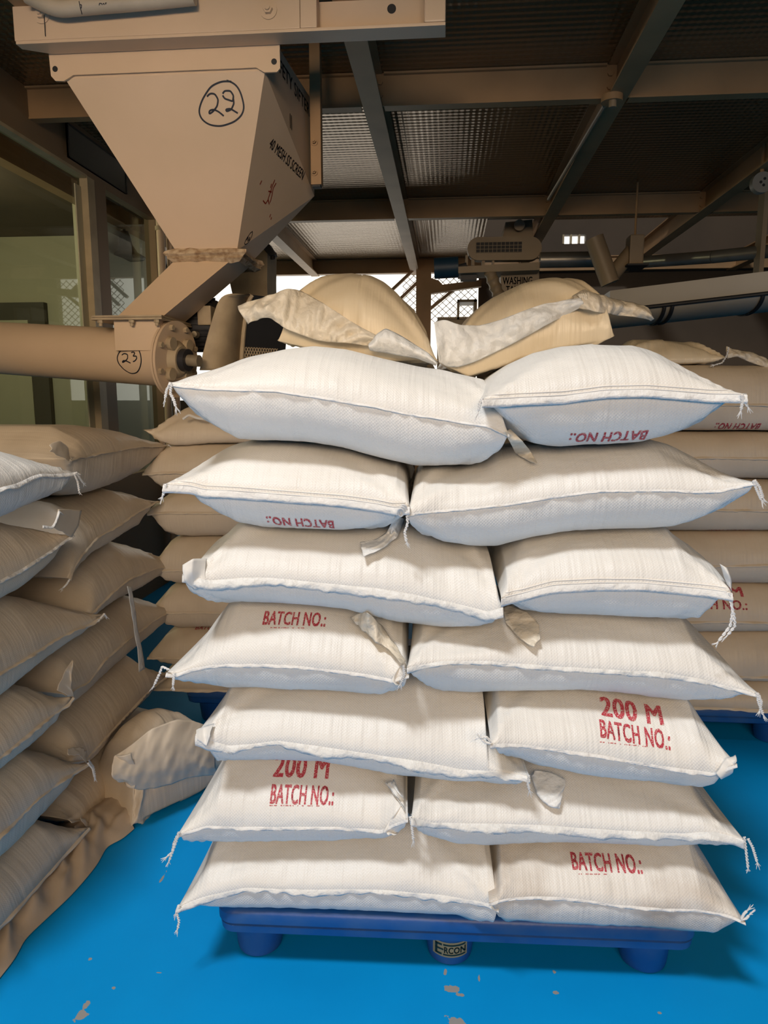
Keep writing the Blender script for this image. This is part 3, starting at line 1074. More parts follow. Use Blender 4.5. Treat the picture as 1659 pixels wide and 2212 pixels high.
LAB = {
    '7L': 'long white sack, top row left of the near stack, twisted thread tassel at its tip',
    '7R': 'white sack, top row right of the near pallet stack, upside-down red BATCH NO. print',
    '6L': 'white sack, second row from top on the left, upside-down print and tied plastic tail',
    '6R': 'long white sack, second row from top on the right, pointed tip with thread loops',
    '5L': 'long white sack, third row from top on the left, crumpled folded left corner',
    '5R': 'white sack, third row from top on the right, long thread hanging from its right end',
    '4L': 'white sack, fourth row from top on the left, upright red BATCH NO. near its top',
    '4R': 'long white sack, fourth row from top on the right, drooping pointed tip',
    '3L': 'long white sack, third row from bottom on the left, ragged film along its seam',
    '3R': 'white sack, third row from bottom on the right, red 200 M and BATCH NO. print',
    '2L': 'white sack, second row from bottom on the left, red 200 M and BATCH NO. print',
    '2R': 'long white sack, second row from bottom on the right, two loose threads at its tip',
    '1L': 'long white sack on the left of the bottom row, resting on the blue pallet',
    '1R': 'scuffed white sack on the right of the bottom row with red BATCH NO. print',
}
SK = {}
for i, k in enumerate(('7L', '7R', '6L', '6R', '5R', '5L', '4L', '4R', '3R', '3L', '2L', '2R', '1R', '1L')):
    dct = STACK[k]
    v0 = dct['v']
    seam = []
    for p in dct['seam']:
        uu, zz = STK.uz(*p, VS + v0)
        seam.append((uu, VS + v0, zz))
    top = [STK.uz(*p, VC + v0) for p in dct['top']]
    bot = [STK.uz(*p, VC + v0) for p in dct['bot']]
    bot = [(a, max(b, DECK_Z)) for a, b in bot]
    seam = [(a, b, max(c, DECK_Z + 0.012)) for a, b, c in seam]
    s = Sack(STK, seam, top, bot, 0.52 if dct['long'] else 0.82, 100 + i, tipv=0.012, pull=0.008, ab=0.035 if k[0] == '1' else 0.10, uppers=[SK[q] for q in SK if int(q[0]) == int(k[0]) + 1 or (k == '3L' and q == '3R')])
    s.build('sack', 'sack_scuffed' if k == '1R' else 'sack', LAB[k], 'sack', 'sacks of the near pallet stack')
    SK[k] = s
# ------------------------------------------------------------------ details of the near stack
def drape(px, py, off=0.01, keys=None, fallback_v=-0.08):
    """point on the visible sack surface under a photo pixel, lifted off it"""
    d = Vector(ray(px, py)).normalized()
    best = None
    for k, s in SK.items():
        if keys and k not in keys:
            continue
        h = s.bvh.ray_cast(Vector(_C), d)
        if h[0] is not None and (best is None or h[3] < best):
            best = h[3]
    if best is None:
        u, z = STK.uz(px, py, fallback_v)
        return STK.P(u, fallback_v, z)
    return np.array(Vector(_C) + d * (best - off))


def stackpt(px, py, v):
    u, z = STK.uz(px, py, v)
    return STK.P(u, v, z)


for k, (w, dr, mat, rag, nm) in {
    '7L': (0.007, 0.75, 'hem', 0.1, 'seam_hem'), '6R': (0.007, 0.75, 'hem', 0.1, 'seam_hem'), '4R': (0.012, 0.85, 'flap', 0.5, 'film_edge'),
    '5L': (0.021, 0.85, 'flap', 0.35, 'film_edge'), '3L': (0.020, 0.85, 'flap', 0.6, 'film_edge'), '2R': (0.020, 0.75, 'flap', 0.3, 'film_edge'),
    '1L': (0.014, 0.85, 'flap', 0.6, 'film_edge'), '4L': (0.009, 0.8, 'hem', 0.3, 'seam_hem'), '3R': (0.009, 0.8, 'hem', 0.3, 'seam_hem'),
    '2L': (0.009, 0.8, 'hem', 0.3, 'seam_hem'), '1R': (0.008, 0.8, 'hem', 0.2, 'seam_hem')}.items():
    SK[k].hem(w, dr, mat, nm, 1.0, ragged=rag)
for k in ('7R', '6L', '5R'):
    SK[k].hem(0.019, 0.8, 'hem', 'stitched_hem', 0.35, lines=True)
    SK[k].stitch(0.007)
    SK[k].stitch(-0.0005)
for k in ('4L', '2L', '1R', '3R'):
    SK[k].stitch(-0.007)


def sized_text(sack, s, px, py, height, width, dy=0.0, **kw):
    v, f = text_mesh(s, 0.03, 1.0)
    w = v[:, 0].max() - v[:, 0].min()
    v = v.copy()
    v[:, 0] = (v[:, 0] - (v[:, 0].max() + v[:, 0].min()) / 2) * width / w
    v[:, 1] = v[:, 1] * height + dy
    h = sack.bvh.ray_cast(Vector(_C), Vector(ray(px, py)))
    if h[0] is None:
        print('text misses', s, px, py)
        return None
    return wrap_flat(sack.bvh, v, f, Vector(h[0]), Vector(sack.fr.U), sack.root, 'red_ink', **kw)


B = 'BATCH NO.:'
sized_text(SK['7R'], B, 1313, 946, 0.036, 0.162, flip=True)
sized_text(SK['6L'], B, 649, 1130, 0.036, 0.152, flip=True, ang=-0.02)
sized_text(SK['5R'], B, 1326, 1337, 0.036, 0.155, flip=True)
sized_text(SK['4L'], B, 637, 1335, 0.044, 0.148)
sized_text(SK['3R'], '200 M', 1363, 1533, 0.058, 0.140, ang=-0.10)
sized_text(SK['3R'], B, 1371, 1585, 0.046, 0.158, ang=-0.10)
sized_text(SK['2L'], '200 M', 650, 1672, 0.062, 0.136, dy=0.022)
sized_text(SK['2L'], B, 653, 1715, 0.046, 0.152)
sized_text(SK['1R'], B, 1309, 1862, 0.046, 0.163, ang=-0.02)
# faint broken line of small print under the lettering
for k, x0, x1, y in (('3R', 1296, 1400, 1602), ('2L', 582, 684, 1739), ('1R', 1250, 1310, 1887), ('4L', 584, 660, 1355)):
    mb = MB()
    x = x0
    while x < x1:
        w = random.choice((2, 4, 7))
        yy = y + (x - x0) * (0.10 if k == '3R' else 0.01)
        q = [drape(a, b, 0.0012, (k,)) for a, b in ((x, yy), (x + w, yy), (x + w, yy + 1.6), (x, yy + 1.6))]
        mb.add(q, [(0, 1, 2, 3)])
        x += w + random.choice((2, 3, 8))
    mb.build('small_print', 'red_ink', SK[k].root)

TASSELS = {
    '7L': [[(369, 828), (360, 842), (357, 859)], [(370, 830), (368, 850), (375, 862), (379, 876)]],
    '7R': [[(1602, 853), (1604, 868), (1601, 884)], [(1604, 853), (1608, 866), (1614, 876)], [(1041, 862), (1036, 872), (1034, 886)]],
    '6L': [[(358, 1046), (356, 1058), (352, 1070)], [(879, 1100), (881, 1130), (874, 1150), (878, 1168)]],
    '6R': [[(1628, 1038), (1634, 1056), (1644, 1078)], [(1630, 1037), (1641, 1052), (1648, 1074)]],
    '5R': [[(1577, 1281), (1583, 1320), (1578, 1352), (1552, 1386)], [(1576, 1290), (1586, 1330), (1588, 1352), (1572, 1372)]],
    '4L': [[(364, 1447), (350, 1440), (345, 1455), (334, 1478)], [(376, 1456), (375, 1466), (374, 1479)], [(871, 1437), (874, 1455), (867, 1474)]],
    '4R': [[(1636, 1497), (1638, 1515), (1648, 1542)], [(1637, 1499), (1645, 1516), (1642, 1532)]],
    '3L': [[(1143, 1676), (1140, 1690), (1143, 1704)]],
    '3R': [[(1060, 1602), (1050, 1592), (1036, 1594)], [(1060, 1606), (1048, 1604), (1042, 1598)]],
    '2L': [[(387, 1797), (376, 1820), (372, 1842), (362, 1850)], [(387, 1799), (378, 1826), (366, 1858)], [(886, 1764), (890, 1785), (893, 1812)]],
    '2R': [[(1608, 1808), (1612, 1840), (1616, 1874)], [(1616, 1812), (1626, 1830), (1635, 1860)]],
    '1L': [[(388, 1956), (383, 1975), (387, 1990), (384, 2006)], [(386, 1956), (381, 1970)]],
    '1R': [[(1602, 1984), (1607, 1974), (1613, 1968)], [(1602, 1986), (1612, 1984), (1617, 1978)]],
}
for k, ls in TASSELS.items():
    for ln in ls:
        cord(SK[k].root, [stackpt(x, y, VS + STACK[k]['v'] - 0.012) for x, y in ln])

TAILS = {
    '7L': ([(1091, 932), (1102, 955), (1114, 980), (1146, 998)], [(1101, 926), (1128, 952), (1148, 978), (1161, 1000)]),
    '6L': ([(858, 1112), (836, 1148), (812, 1166), (778, 1171)], [(876, 1122), (858, 1160), (830, 1184), (786, 1201)]),
    '5L': ([(1086, 1312), (1092, 1345), (1120, 1375), (1150, 1396)], [(1097, 1306), (1140, 1322), (1165, 1350), (1166, 1378)]),
    '4L': ([(758, 1332), (794, 1322), (831, 1359), (876, 1428)], [(760, 1334), (782, 1361), (835, 1403), (868, 1432)]),
    '3L': ([(1147, 1676), (1160, 1715), (1185, 1742), (1208, 1750)], [(1156, 1668), (1196, 1672), (1221, 1680), (1214, 1735)]),
    '2L': ([(829, 1688), (855, 1721), (874, 1750), (888, 1772)], [(850, 1685), (871, 1722), (885, 1748), (895, 1770)]),
}
for n, (k, (a, b)) in enumerate(TAILS.items()):
    sheet('liner_tail', [drape(*p, 0.020) for p in a], [drape(*p, 0.032) for p in b], 'linerfilm' if k in ('4L', '7L', '5L') else 'flap', SK[k].root,
          44, 16, 0.006, 40 + n, 0.004)
# folded-in corners
for n, (k, a, b) in enumerate((('5L', [(396, 1220), (418, 1206), (447, 1206)], [(402, 1262), (420, 1275), (443, 1262)]),
                               ('3L', [(423, 1578), (440, 1570), (463, 1562)], [(432, 1602), (448, 1610), (455, 1588)]),
                               ('2L', [(868, 1738), (850, 1764), (826, 1796)], [(884, 1754), (878, 1776), (858, 1800)]),
                               ('3R', [(1587, 1628), (1568, 1636), (1546, 1670)], [(1588, 1650), (1578, 1668), (1560, 1684)]),
                               ('4L', [(870, 1434), (860, 1446), (846, 1466)], [(882, 1446), (880, 1464), (862, 1478)]),
                               ('5R', [(1554, 1218), (1560, 1240), (1570, 1262)], [(1570, 1226), (1578, 1250), (1580, 1280)]))):
    sheet('folded_corner', [drape(*p, 0.008) for p in a], [drape(*p, 0.012) for p in b], 'sack', SK[k].root, 26, 12, 0.004, 60 + n, 0.010)
# tie round the neck of the second-row sack
mb = MB()
c = drape(866, 1102, 0.012)
for q in range(3):
    ring = [c + np.array([0.006 * math.cos(a) + 0.003 * q, -0.004 - 0.004 * math.sin(a), 0.009 * math.sin(a) + 0.004 * (q - 1)]) for a in np.linspace(0, 6.28, 14)]
    mb.tube(ring, 0.0022, 5)
mb.build('tie', 'thread', SK['6L'].root, True)

# ------------------------------------------------------------------ two untied cream sacks lying on top of the stack
v1 = 0.30
sm = [(*STK.uz(*p, v1), ) for p in [(598, 738), (700, 752), (850, 770), (948, 782)]]
lb1 = Sack(STK, [(a, v1, z) for a, z in sm], [STK.uz(*p, v1 + 0.19) for p in [(603, 700), (618, 662), (640, 628), (668, 608), (700, 596), (760, 587), (800, 591), (830, 606), (860, 630), (900, 670), (930, 712), (944, 752)]],
           [(a, z - 0.012) for a, z in sm[1:-1]], 0.5, 301, lowers=[SK['7L']], at=0.24, ab=0.04, pt=2.5, wr=1.6, nu=170, nt=40)
lb1.build('liner_sack', 'liner', 'domed cream sack with open plastic liner lying on top of the stack, left one', 'sack', 'cream liner sacks on the stack')
SK['LB1'] = lb1
v2 = 0.27
sm = [(*STK.uz(*p, v2), ) for p in [(946, 785), (1010, 806), (1100, 775), (1200, 745), (1300, 733), (1329, 728)]]
lb2 = Sack(STK, [(a, v2, z) for a, z in sm], [STK.uz(*p, v2 + 0.17) for p in [(955, 750), (975, 722), (1000, 690), (1030, 662), (1060, 643), (1130, 606), (1170, 596), (1200, 593), (1235, 597), (1262, 606), (1290, 626), (1310, 655), (1324, 690)]],
           [(a, z - 0.012) for a, z in sm[1:-1]], 0.5, 302, lowers=[SK['7L'], SK['7R']], at=0.24, ab=0.04, pt=2.5, wr=1.6, nu=170, nt=40)
lb2.build('liner_sack', 'liner', 'domed cream sack with twisted plastic neck lying on top of the stack, right one', 'sack', 'cream liner sacks on the stack')
SK['LB2'] = lb2
K1, K2 = ('LB1',), ('LB2',)
sheet('liner_film', [drape(*p, 0.03, K1, v1) for p in [(514, 662), (540, 650), (563, 643), (600, 632), (622, 624), (650, 628), (698, 655), (778, 707), (815, 726)]],
      [drape(*p, 0.035, K1, v1 - 0.02) for p in [(535, 700), (548, 694), (560, 688), (583, 685), (618, 711), (682, 735), (720, 740), (760, 742), (800, 748)]],
      'linerfilm', lb1.root, 110, 36, 0.008, 71, 0.014)
sheet('liner_mouth', [drape(*p, 0.045, K1, v1 - 0.03) for p in [(797, 745), (815, 722), (833, 709), (869, 727), (925, 763), (946, 785)]],
      [drape(*p, 0.04, K1, v1 - 0.03) for p in [(800, 757), (815, 760), (832, 762), (857, 767), (900, 774), (942, 790)]], 'flap', lb1.root, 60, 16, 0.006, 72, 0.02)
sheet('liner_mouth', [drape(*p, 0.03, K2, v2 - 0.02) for p in [(938, 697), (959, 689), (991, 702), (1037, 704), (1092, 688), (1140, 668), (1175, 656), (1252, 645)]],
      [drape(*p, 0.02, K2, v2 - 0.02) for p in [(948, 782), (964, 792), (990, 793), (1030, 780), (1106, 743), (1145, 722), (1180, 702), (1258, 662)]],
      'flap', lb2.root, 110, 34, 0.007, 73, 0.014)
sheet('liner_neck', [drape(*p, 0.02, K2, v2 + 0.1) for p in [(1236, 640), (1262, 625), (1289, 635), (1335, 648), (1372, 655), (1400, 664), (1409, 688)]],
      [drape(*p, 0.03, K2, v2 + 0.08) for p in [(1240, 662), (1262, 668), (1289, 674), (1335, 681), (1362, 684), (1385, 687), (1408, 692)]],
      'linerfilm', lb2.root, 80, 24, 0.007, 74, 0.02)
mb = MB()
for q in range(5):
    a, b = drape(1240 + 6 * q, 640 - 3 * q, 0.006, K2, v2 + 0.1), drape(1258 + 3 * q, 656 + 2 * q, 0.03, K2, v2 + 0.1)
    mb.tube(resample([a, (a + b) / 2 + np.array([0, -0.02, 0.01]), b], 10), [0.004] * 10, 6)
mb.build('twisted_pleat', 'linerfilm', lb2.root, True)


# ------------------------------------------------------------------ blue plastic pallets
def pallet(label, fr, u0, u1, v0, v1, feet_u, feet_v, sticker=False):
    e = empty('pallet', fr.P((u0 + u1) / 2, (v0 + v1) / 2, 0), label, 'pallet', 'blue plastic pallets')

    def ring(du, dv, z, c):
        a, b, p, q = u0 + du, u1 - du, v0 + dv, v1 - dv
        pts = []
        for cx, cy, s in ((b - c, q - c, 0), (a + c, q - c, 1), (a + c, p + c, 2), (b - c, p + c, 3)):
            for t in range(7):
                an = math.pi / 2 * (s + t / 6)
                pts.append(fr.P(cx + c * math.cos(an), cy + c * math.sin(an), z))
        return pts
    lv = [(0.035, 0.100, 0.03), (0.012, 0.101, 0.04), (0.006, 0.106, 0.04), (0.004, 0.125, 0.04), (0.010, 0.130, 0.04), (0.0, 0.134, 0.045),
          (0.0, 0.158, 0.045), (0.006, 0.167, 0.045), (0.014, 0.1708, 0.045)]
    R = [ring(d, d, z, c) for d, z, c in lv]
    n = len(R[0])
    mb = MB()
    V = [p for r in R for p in r]
    Fs = [tuple(range(n))[::-1], tuple(range((len(R) - 1) * n, len(R) * n))]
    for r in range(len(R) - 1):
        for i in range(n):
            Fs.append((r * n + i, r * n + (i + 1) % n, (r + 1) * n + (i + 1) % n, (r + 1) * n + i))
    mb.add(V, Fs).build('deck', 'pallet', e, True)
    first = None
    for j, fv in enumerate(feet_v):
        for i, fu in enumerate(feet_u):
            mb = MB()
            m = 36
            prof = [(0.0, 0.0), (0.046, 0.0), (0.0555, 0.004), (0.0575, 0.012), (0.066, 0.101), (0.0, 0.101)]
            vv, ff = [], []
            for r, z in prof:
                for k in range(m):
                    an = 2 * math.pi * k / m
                    vv.append(fr.P(fu + r * math.cos(an), fv + r * math.sin(an), z + 0.0005))
            for r in range(len(prof) - 1):
                for k in range(m):
                    ff.append((r * m + k, r * m + (k + 1) % m, (r + 1) * m + (k + 1) % m, (r + 1) * m + k))
            mb.add(vv, ff)
            o = mb.build('foot', 'pallet', e, True)
            if sticker and j == 0 and i == 1:
                first = (o, mb)
    return e, first


M['sticker'] = simple_mat('gold_sticker', (0.33, 0.29, 0.16), 0.5)
M['sticker_ink'] = simple_mat('dark_green_print', (0.008, 0.028, 0.018), 0.5)
pal, (foot, fmb) = pallet('blue plastic pallet with round feet under the near stack of white sacks', STK, -0.553, 0.612, -0.042, 1.0,
                          (-0.467, 0.026, 0.515), (0.062, 0.48, 0.90), True)
fb = BVHTree.FromPolygons([Vector(v) for v in fmb.v], fmb.f)
h = fb.ray_cast(Vector(_C), Vector(ray(972, 2053)))
fc = Vector(h[0])
W_, H_ = 0.084, 0.044


def grid_rect(x0, x1, y0, y1, nx=16):
    vv, ff = [], []
    for i in range(nx + 1):
        x = x0 + (x1 - x0) * i / nx
        vv += [(x, y0), (x, y1)]
    ff = [(2 * i, 2 * i + 2, 2 * i + 3, 2 * i + 1) for i in range(nx)]
    return np.array(vv), ff


v, f = grid_rect(-W_ / 2, W_ / 2, -H_ / 2, H_ / 2)
stk = wrap_flat(fb, v, f, fc, Vector(S_U), foot, 'sticker', name='sticker', off=0.0006)
x0 = -W_ / 2
bars = [(x0 + 0.005, x0 + 0.011, -0.017, 0.017), (x0 + 0.005, x0 + 0.022, 0.011, 0.017), (x0 + 0.005, x0 + 0.022, -0.017, -0.011), (x0 + 0.005, x0 + 0.026, -0.002, 0.003),
        (x0 + 0.025, W_ / 2 - 0.005, 0.012, 0.017), (x0 + 0.025, W_ / 2 - 0.005, -0.017, -0.0125)]
vv, ff = [], []
for b in bars:
    v, f = grid_rect(*b, nx=8)
    ff += [tuple(i + len(vv) for i in q) for q in f]
    vv += list(v)
v, f = text_mesh('RCON', 0.03, 0.8)
v = v * np.array([0.019, 0.019])
v[:, 0] += 0.0135 - (v[:, 0].max() + v[:, 0].min()) / 2
s = 0.052 / (v[:, 0].max() - v[:, 0].min())
v[:, 0] = 0.0115 + (v[:, 0] - 0.0135) * s
ff += [tuple(i + len(vv) for i in q) for q in f]
vv += list(v)
wrap_flat(fb, np.array(vv), ff, fc, Vector(S_U), foot, 'sticker_ink', name='sticker_print', off=0.0012)
# ------------------------------------------------------------------ hopper, chute and screw conveyor
def lerp(a, b, t):
    return np.array(a, float) * (1 - t) + np.array(b, float) * t


def frustum(mb, lo, hi):
    """lo, hi: four corners each, same winding"""
    tri = []
    for i in range(4):
        j = (i + 1) % 4
        tri += [(i, j, j + 4), (i, j + 4, i + 4)]
    return mb.add(list(lo) + list(hi), [(3, 2, 1, 0), (4, 5, 6, 7)] + tri)


def rect(x0, x1, y0, y1, z):
    return [(x0, y0, z), (x1, y0, z), (x1, y1, z), (x0, y1, z)]


def bolt(mb, c, d, r=0.016, wash=0.028):
    c, d = np.array(c, float), np.array(d, float)
    mb.cyl(c, c + d * 0.004, wash, n=20)
    mb.cyl(c + d * 0.004, c + d * 0.018, r, n=6)
    mb.cyl(c + d * 0.018, c + d * 0.026, r * 0.55, n=10)


HY0 = 2.84
tl, tr = at_y(106, 99, HY0), at_y(605, 97, HY0)
bl, br = at_y(120, 174, HY0), at_y(603, 160, HY0)
hz1, hz0 = (tl[2] + tr[2]) / 2, (bl[2] + br[2]) / 2
hx0, hx1 = tl[0], tr[0]
nl, nr = at_y(140, 175, HY0), at_y(572, 158, HY0)
HY1 = HY0 + 0.72
hop = empty('hopper', ((hx0 + hx1) / 2, HY0 + 0.36, hz0 - 0.6), 'large cream sheet-metal hopper marked 22, narrowing down above the conveyor', 'hopper')
ol, orr = at_y(381, 545, HY0 + 0.25), at_y(512, 540, HY0 + 0.25)
oz = (ol[2] + orr[2]) / 2
oy0, oy1 = HY0 + 0.25, HY0 + 0.25 + 0.24
bx0, bx1 = nl[0], nr[0]
body = MB()
zb_ = 2.36
bxr = hx1 - 0.01
mid = [(bx0, HY0 + 0.004, hz0 + 0.01), (bx1, HY0 + 0.004, hz0 + 0.01), (bxr, HY1, zb_), (bx0, HY1, zb_)]
frustum(body, rect(ol[0], orr[0], oy0, oy1, oz), mid)
frustum(body, mid, [(bx0, HY0 + 0.004, hz1 + 0.06), (bx1, HY0 + 0.004, hz1 + 0.06), (bxr, HY1, hz1 + 0.06), (bx0, HY1, hz1 + 0.06)])
hb = body.build('body', 'cream', hop)
hbvh = BVHTree.FromPolygons([Vector(v) for v in body.v], body.f)
# front flange plate with ears
fl = MB()
yy = HY0
pl_pts = [(hx0, yy, hz1), (hx0 + 0.004, yy, hz0 + 0.018), (hx0 + 0.02, yy, hz0), (bx0, yy, hz0 - 0.002), (bx0 + 0.04, yy, hz0 + 0.018),
          (bx1 - 0.03, yy, hz0 + 0.018), (bx1, yy, hz0), (hx1 - 0.012, yy, hz0), (hx1, yy, hz0 + 0.012), (hx1, yy, hz1)]
fl.prism(pl_pts[::-1], (0, -0.008, 0))
fl.build('flange_plate', 'cream', hop)
for px, py in ((119, 149), (592, 133)):
    c = at_y(px, py, HY0 - 0.009)
    MB().cyl(c, c + np.array([0, -0.0008, 0]), 0.0105, n=20).build('bolt_hole', 'black', hop)
# fabric collar between hopper and chute
rng = np.random.default_rng(5)
lv = []
for q, (dz, gr) in enumerate(((0.012, 0.004), (0.0, 0.022), (-0.012, 0.028), (-0.022, 0.014), (-0.034, 0.030), (-0.046, 0.012))):
    ringp = []
    base = [(ol[0] - gr, oy0 - gr), (orr[0] + gr, oy0 - gr), (orr[0] + gr, oy1 + gr), (ol[0] - gr, oy1 + gr)]
    for s in range(4):
        for t in range(8):
            a, b = np.array(base[s]), np.array(base[(s + 1) % 4])
            p = a * (1 - t / 8) + b * t / 8
            j = rng.normal(0, 0.0025, 3)
            ear = 0.02 if (t == 0 and q in (1, 2, 3)) else 0
            ringp.append((p[0] + j[0] + ear * (-1 if s in (0, 3) else 1), p[1] + j[1], oz + dz + j[2]))
    lv.append(ringp)
n = 32
mb = MB().add([p for r in lv for p in r], [(r * n + i, r * n + (i + 1) % n, (r + 1) * n + (i + 1) % n, (r + 1) * n + i) for r in range(len(lv) - 1) for i in range(n)])
M['collar'] = simple_mat('dusty_collar_cloth', (0.55, 0.43, 0.29), 0.9, 0, 0.15, 40, 0.3, 60, dirt=(0.28, 0.17, 0.09))
mb.build('collar', 'collar', hop, True)


def put_strokes(lines_px, width, bvh, parent, mat, name, back=0.0):
    """hand drawn lines, given in photo pixels, laid on the surface they were drawn on"""
    mb = MB()
    for ln in lines_px:
        p2 = resample(ln, max(8, len(ln) * 5))
        pts, nr = [], []
        for x, y in p2:
            hh = bvh.ray_cast(Vector(_C), Vector(ray(x, y)))
            if hh[0] is None:
                continue
            pts.append(np.array(hh[0]))
            n_ = np.array(hh[1])
            nr.append(n_ if n_ @ ray(x, y) < 0 else -n_)
        m = len(pts)
        vv = []
        for i in range(m):
            d = pts[min(i + 1, m - 1)] - pts[max(i - 1, 0)]
            s = np.cross(nr[i], d)
            s = s / (np.linalg.norm(s) + 1e-9) * width / 2
            vv += [pts[i] + s + nr[i] * 0.0008, pts[i] - s + nr[i] * 0.0008]
        mb.add(vv, [(2 * i, 2 * i + 1, 2 * i + 3, 2 * i + 2) for i in range(m - 1)])
    return mb.build(name, mat, parent)


def crop(pts, ox, oy, sc):
    return [(ox + x * sc, oy + y * sc) for x, y in pts]


k1 = 700 / 1659
put_strokes([crop(q, 0, 0, k1) for q in [
    [(1185, 418), (1140, 414), (1080, 440), (1035, 510), (1016, 570), (1030, 610), (1070, 640), (1130, 648), (1200, 625), (1240, 590), (1252, 550), (1235, 480), (1215, 440), (1185, 418), (1160, 412)],
    [(1060, 495), (1075, 478), (1100, 480), (1118, 510), (1112, 545), (1090, 572), (1070, 586), (1072, 565), (1095, 560), (1120, 572), (1146, 594)],
    [(1140, 480), (1150, 465), (1180, 465), (1196, 490), (1192, 520), (1180, 515), (1150, 505), (1140, 488)],
    [(1194, 500), (1198, 530), (1185, 560), (1160, 572), (1155, 560), (1180, 556), (1218, 580)]]],
    0.0065, hbvh, hb, 'black_ink', 'handwritten_number')
# stencilled lettering on the right side, running away from the viewer
side_n = Vector(((orr[0], oy0, oz))) - Vector((bx1, HY0, hz0))


def side_text(s, px, py, height, width, mat='black_ink'):
    v, f = text_mesh(s, 0.02, 1.0)
    v = v.copy()
    v[:, 0] = (v[:, 0] - (v[:, 0].max() + v[:, 0].min()) / 2) * width / (v[:, 0].max() - v[:, 0].min())
    v[:, 1] *= height
    hh = hbvh.ray_cast(Vector(_C), Vector(ray(px, py)))
    if hh[0] is None:
        print('hopper text misses', s)
        return
    wrap_flat(hbvh, v, f, Vector(hh[0]), Vector((0, 1, 0)), hb, mat, name='stencilled_lettering')


side_text('SAFETY SIFTER', 631, 182, 0.055, 0.56)
side_text('II', 628, 262, 0.06, 0.030)
side_text('40 MESH SS SCREEN', 622, 345, 0.04, 0.36)
k2 = 160 / 907
M['red_paint'] = simple_mat('red_paint_mark', (0.30, 0.03, 0.012), 0.5)
put_strokes([crop(q, 560, 90, k2) for q in [
    [(190, 1690), (160, 1760), (140, 1830), (105, 1930), (120, 1990)], [(205, 1730), (170, 1790), (150, 1900), (130, 1970)], [(45, 1945), (75, 1985), (110, 1930)],
    [(150, 1740), (135, 1790)], [(30, 1700), (5, 1750)], [(140, 2110), (125, 2150)], [(150, 2150), (138, 2180)], [(110, 1830), (150, 1840)]]],
    0.006, hbvh, hb, 'red_paint', 'red_paint_mark')
k3 = 300 / 1659
put_strokes([crop(q, 340, 480, k3) for q in [
    [(1135, 110), (1110, 125), (1060, 200), (1035, 255), (1045, 270), (1080, 250), (1120, 180), (1138, 125), (1130, 105)],
    [(1060, 215), (1085, 170), (1075, 220)], [(1075, 235), (1105, 170), (1090, 225), (1110, 200)]]], 0.004, hbvh, hb, 'black_ink', 'handwritten_number')

# ---- steel channel frame carrying the hopper
fyr = HY0 - 0.10
cf = empty('channel_frame', (-1.0, fyr, hz1), 'cream steel channel frame above the hopper with bolts and a hole', 'steel frame')
fa, fbm = at_y(31, 82, fyr), at_y(640, 68, fyr)
zf = (fa[2] + fbm[2]) / 2
xL, xM, xR = fa[0], at_y(648, 60, fyr)[0], at_y(962, 80, fyr)[0]
ztop = Z_BEAM
MB().box((xL, fyr, zf), (xM, fyr + 0.012, ztop)).build('front_plate', 'cream', cf, bevel=0.003)
r0, r1 = HY0 - 0.002, zf + 0.001
MB().prism([(xL + 0.004, fyr, zf), (xL + 0.004, fyr + 0.04, zf), (xL + 0.10, HY0 - 0.012, zf), (xR, HY0 - 0.012, zf), (xR, fyr, zf)], (0, 0, -0.011)).build('bottom_flange', 'cream', cf, bevel=0.002)
# right hand channel, seen from its hollow side
rx0 = at_y(640, 40, fyr)[0]
MB().box((xM, HY0 - 0.03, zf), (xR - 0.06, HY0 - 0.018, ztop)).build('recessed_web', 'cream', cf)
st = at_y(684, 40, fyr)[0]
MB().box((xM + 0.001, fyr + 0.001, zf + 0.001), (st, fyr + 0.055, ztop)).build('stiffener', 'cream', cf, bevel=0.003)
MB().box((xR - 0.075, fyr, zf + 0.001), (xR, HY0 - 0.014, ztop)).build('end_plate', 'cream', cf, bevel=0.006)
c = at_y(846, 19, HY0 - 0.031)
MB().cyl(c, c + np.array([0, -0.001, 0]), 0.016, n=20).build('bolt_hole', 'black', cf)
for px, py in ((90, 32), (580, 22)):
    mb = MB()
    bolt(mb, at_y(px, py, fyr - 0.001), (0, -1, 0), 0.017, 0.031)
    mb.build('bolt', 'cream', cf)
MB().tube(resample([at_y(90, -20, fyr - 0.03), at_y(96, 40, fyr - 0.006), at_y(98, 80, fyr - 0.004), at_y(104, 92, HY0 - 0.06), at_y(112, 98, HY0 - 0.02)], 24), 0.0016, 5).build('hanging_string', 'black_ink', cf)
# plastic pipe in front of the frame
pp = [at_y(60, -10, fyr - 0.05), at_y(95, 8, fyr - 0.05), at_y(125, 20, fyr - 0.05), at_y(180, 14, fyr - 0.05), at_y(300, 4, fyr - 0.05), at_y(420, -8, fyr - 0.05)]
pe = empty('plastic_pipe', pp[3], 'pale grey plastic pipe with printed mark lying against the frame at the top', 'pipe')
M['pvc'] = simple_mat('pale_pvc', (0.56, 0.47, 0.35), 0.4, 0, 0.08, 8)
pm = MB().tube(resample(pp, 40), 0.028, 16)
po = pm.build('tube', 'pvc', pe, True)
pb = BVHTree.FromPolygons([Vector(v) for v in pm.v], pm.f)
k4 = 300 / 1659
put_strokes([crop(q, 0, 0, k4) for q in [[(945, 15), (960, 90), (980, 170)], [(955, 55), (975, 58), (972, 95), (958, 92)],
             [(1185, 65), (1190, 40), (1215, 42), (1222, 60)], [(1230, 50), (1240, 40), (1250, 58)], [(1255, 40), (1275, 35)], [(1262, 38), (1264, 55)]]], 0.003, pb, po, 'black_ink', 'printed_mark')

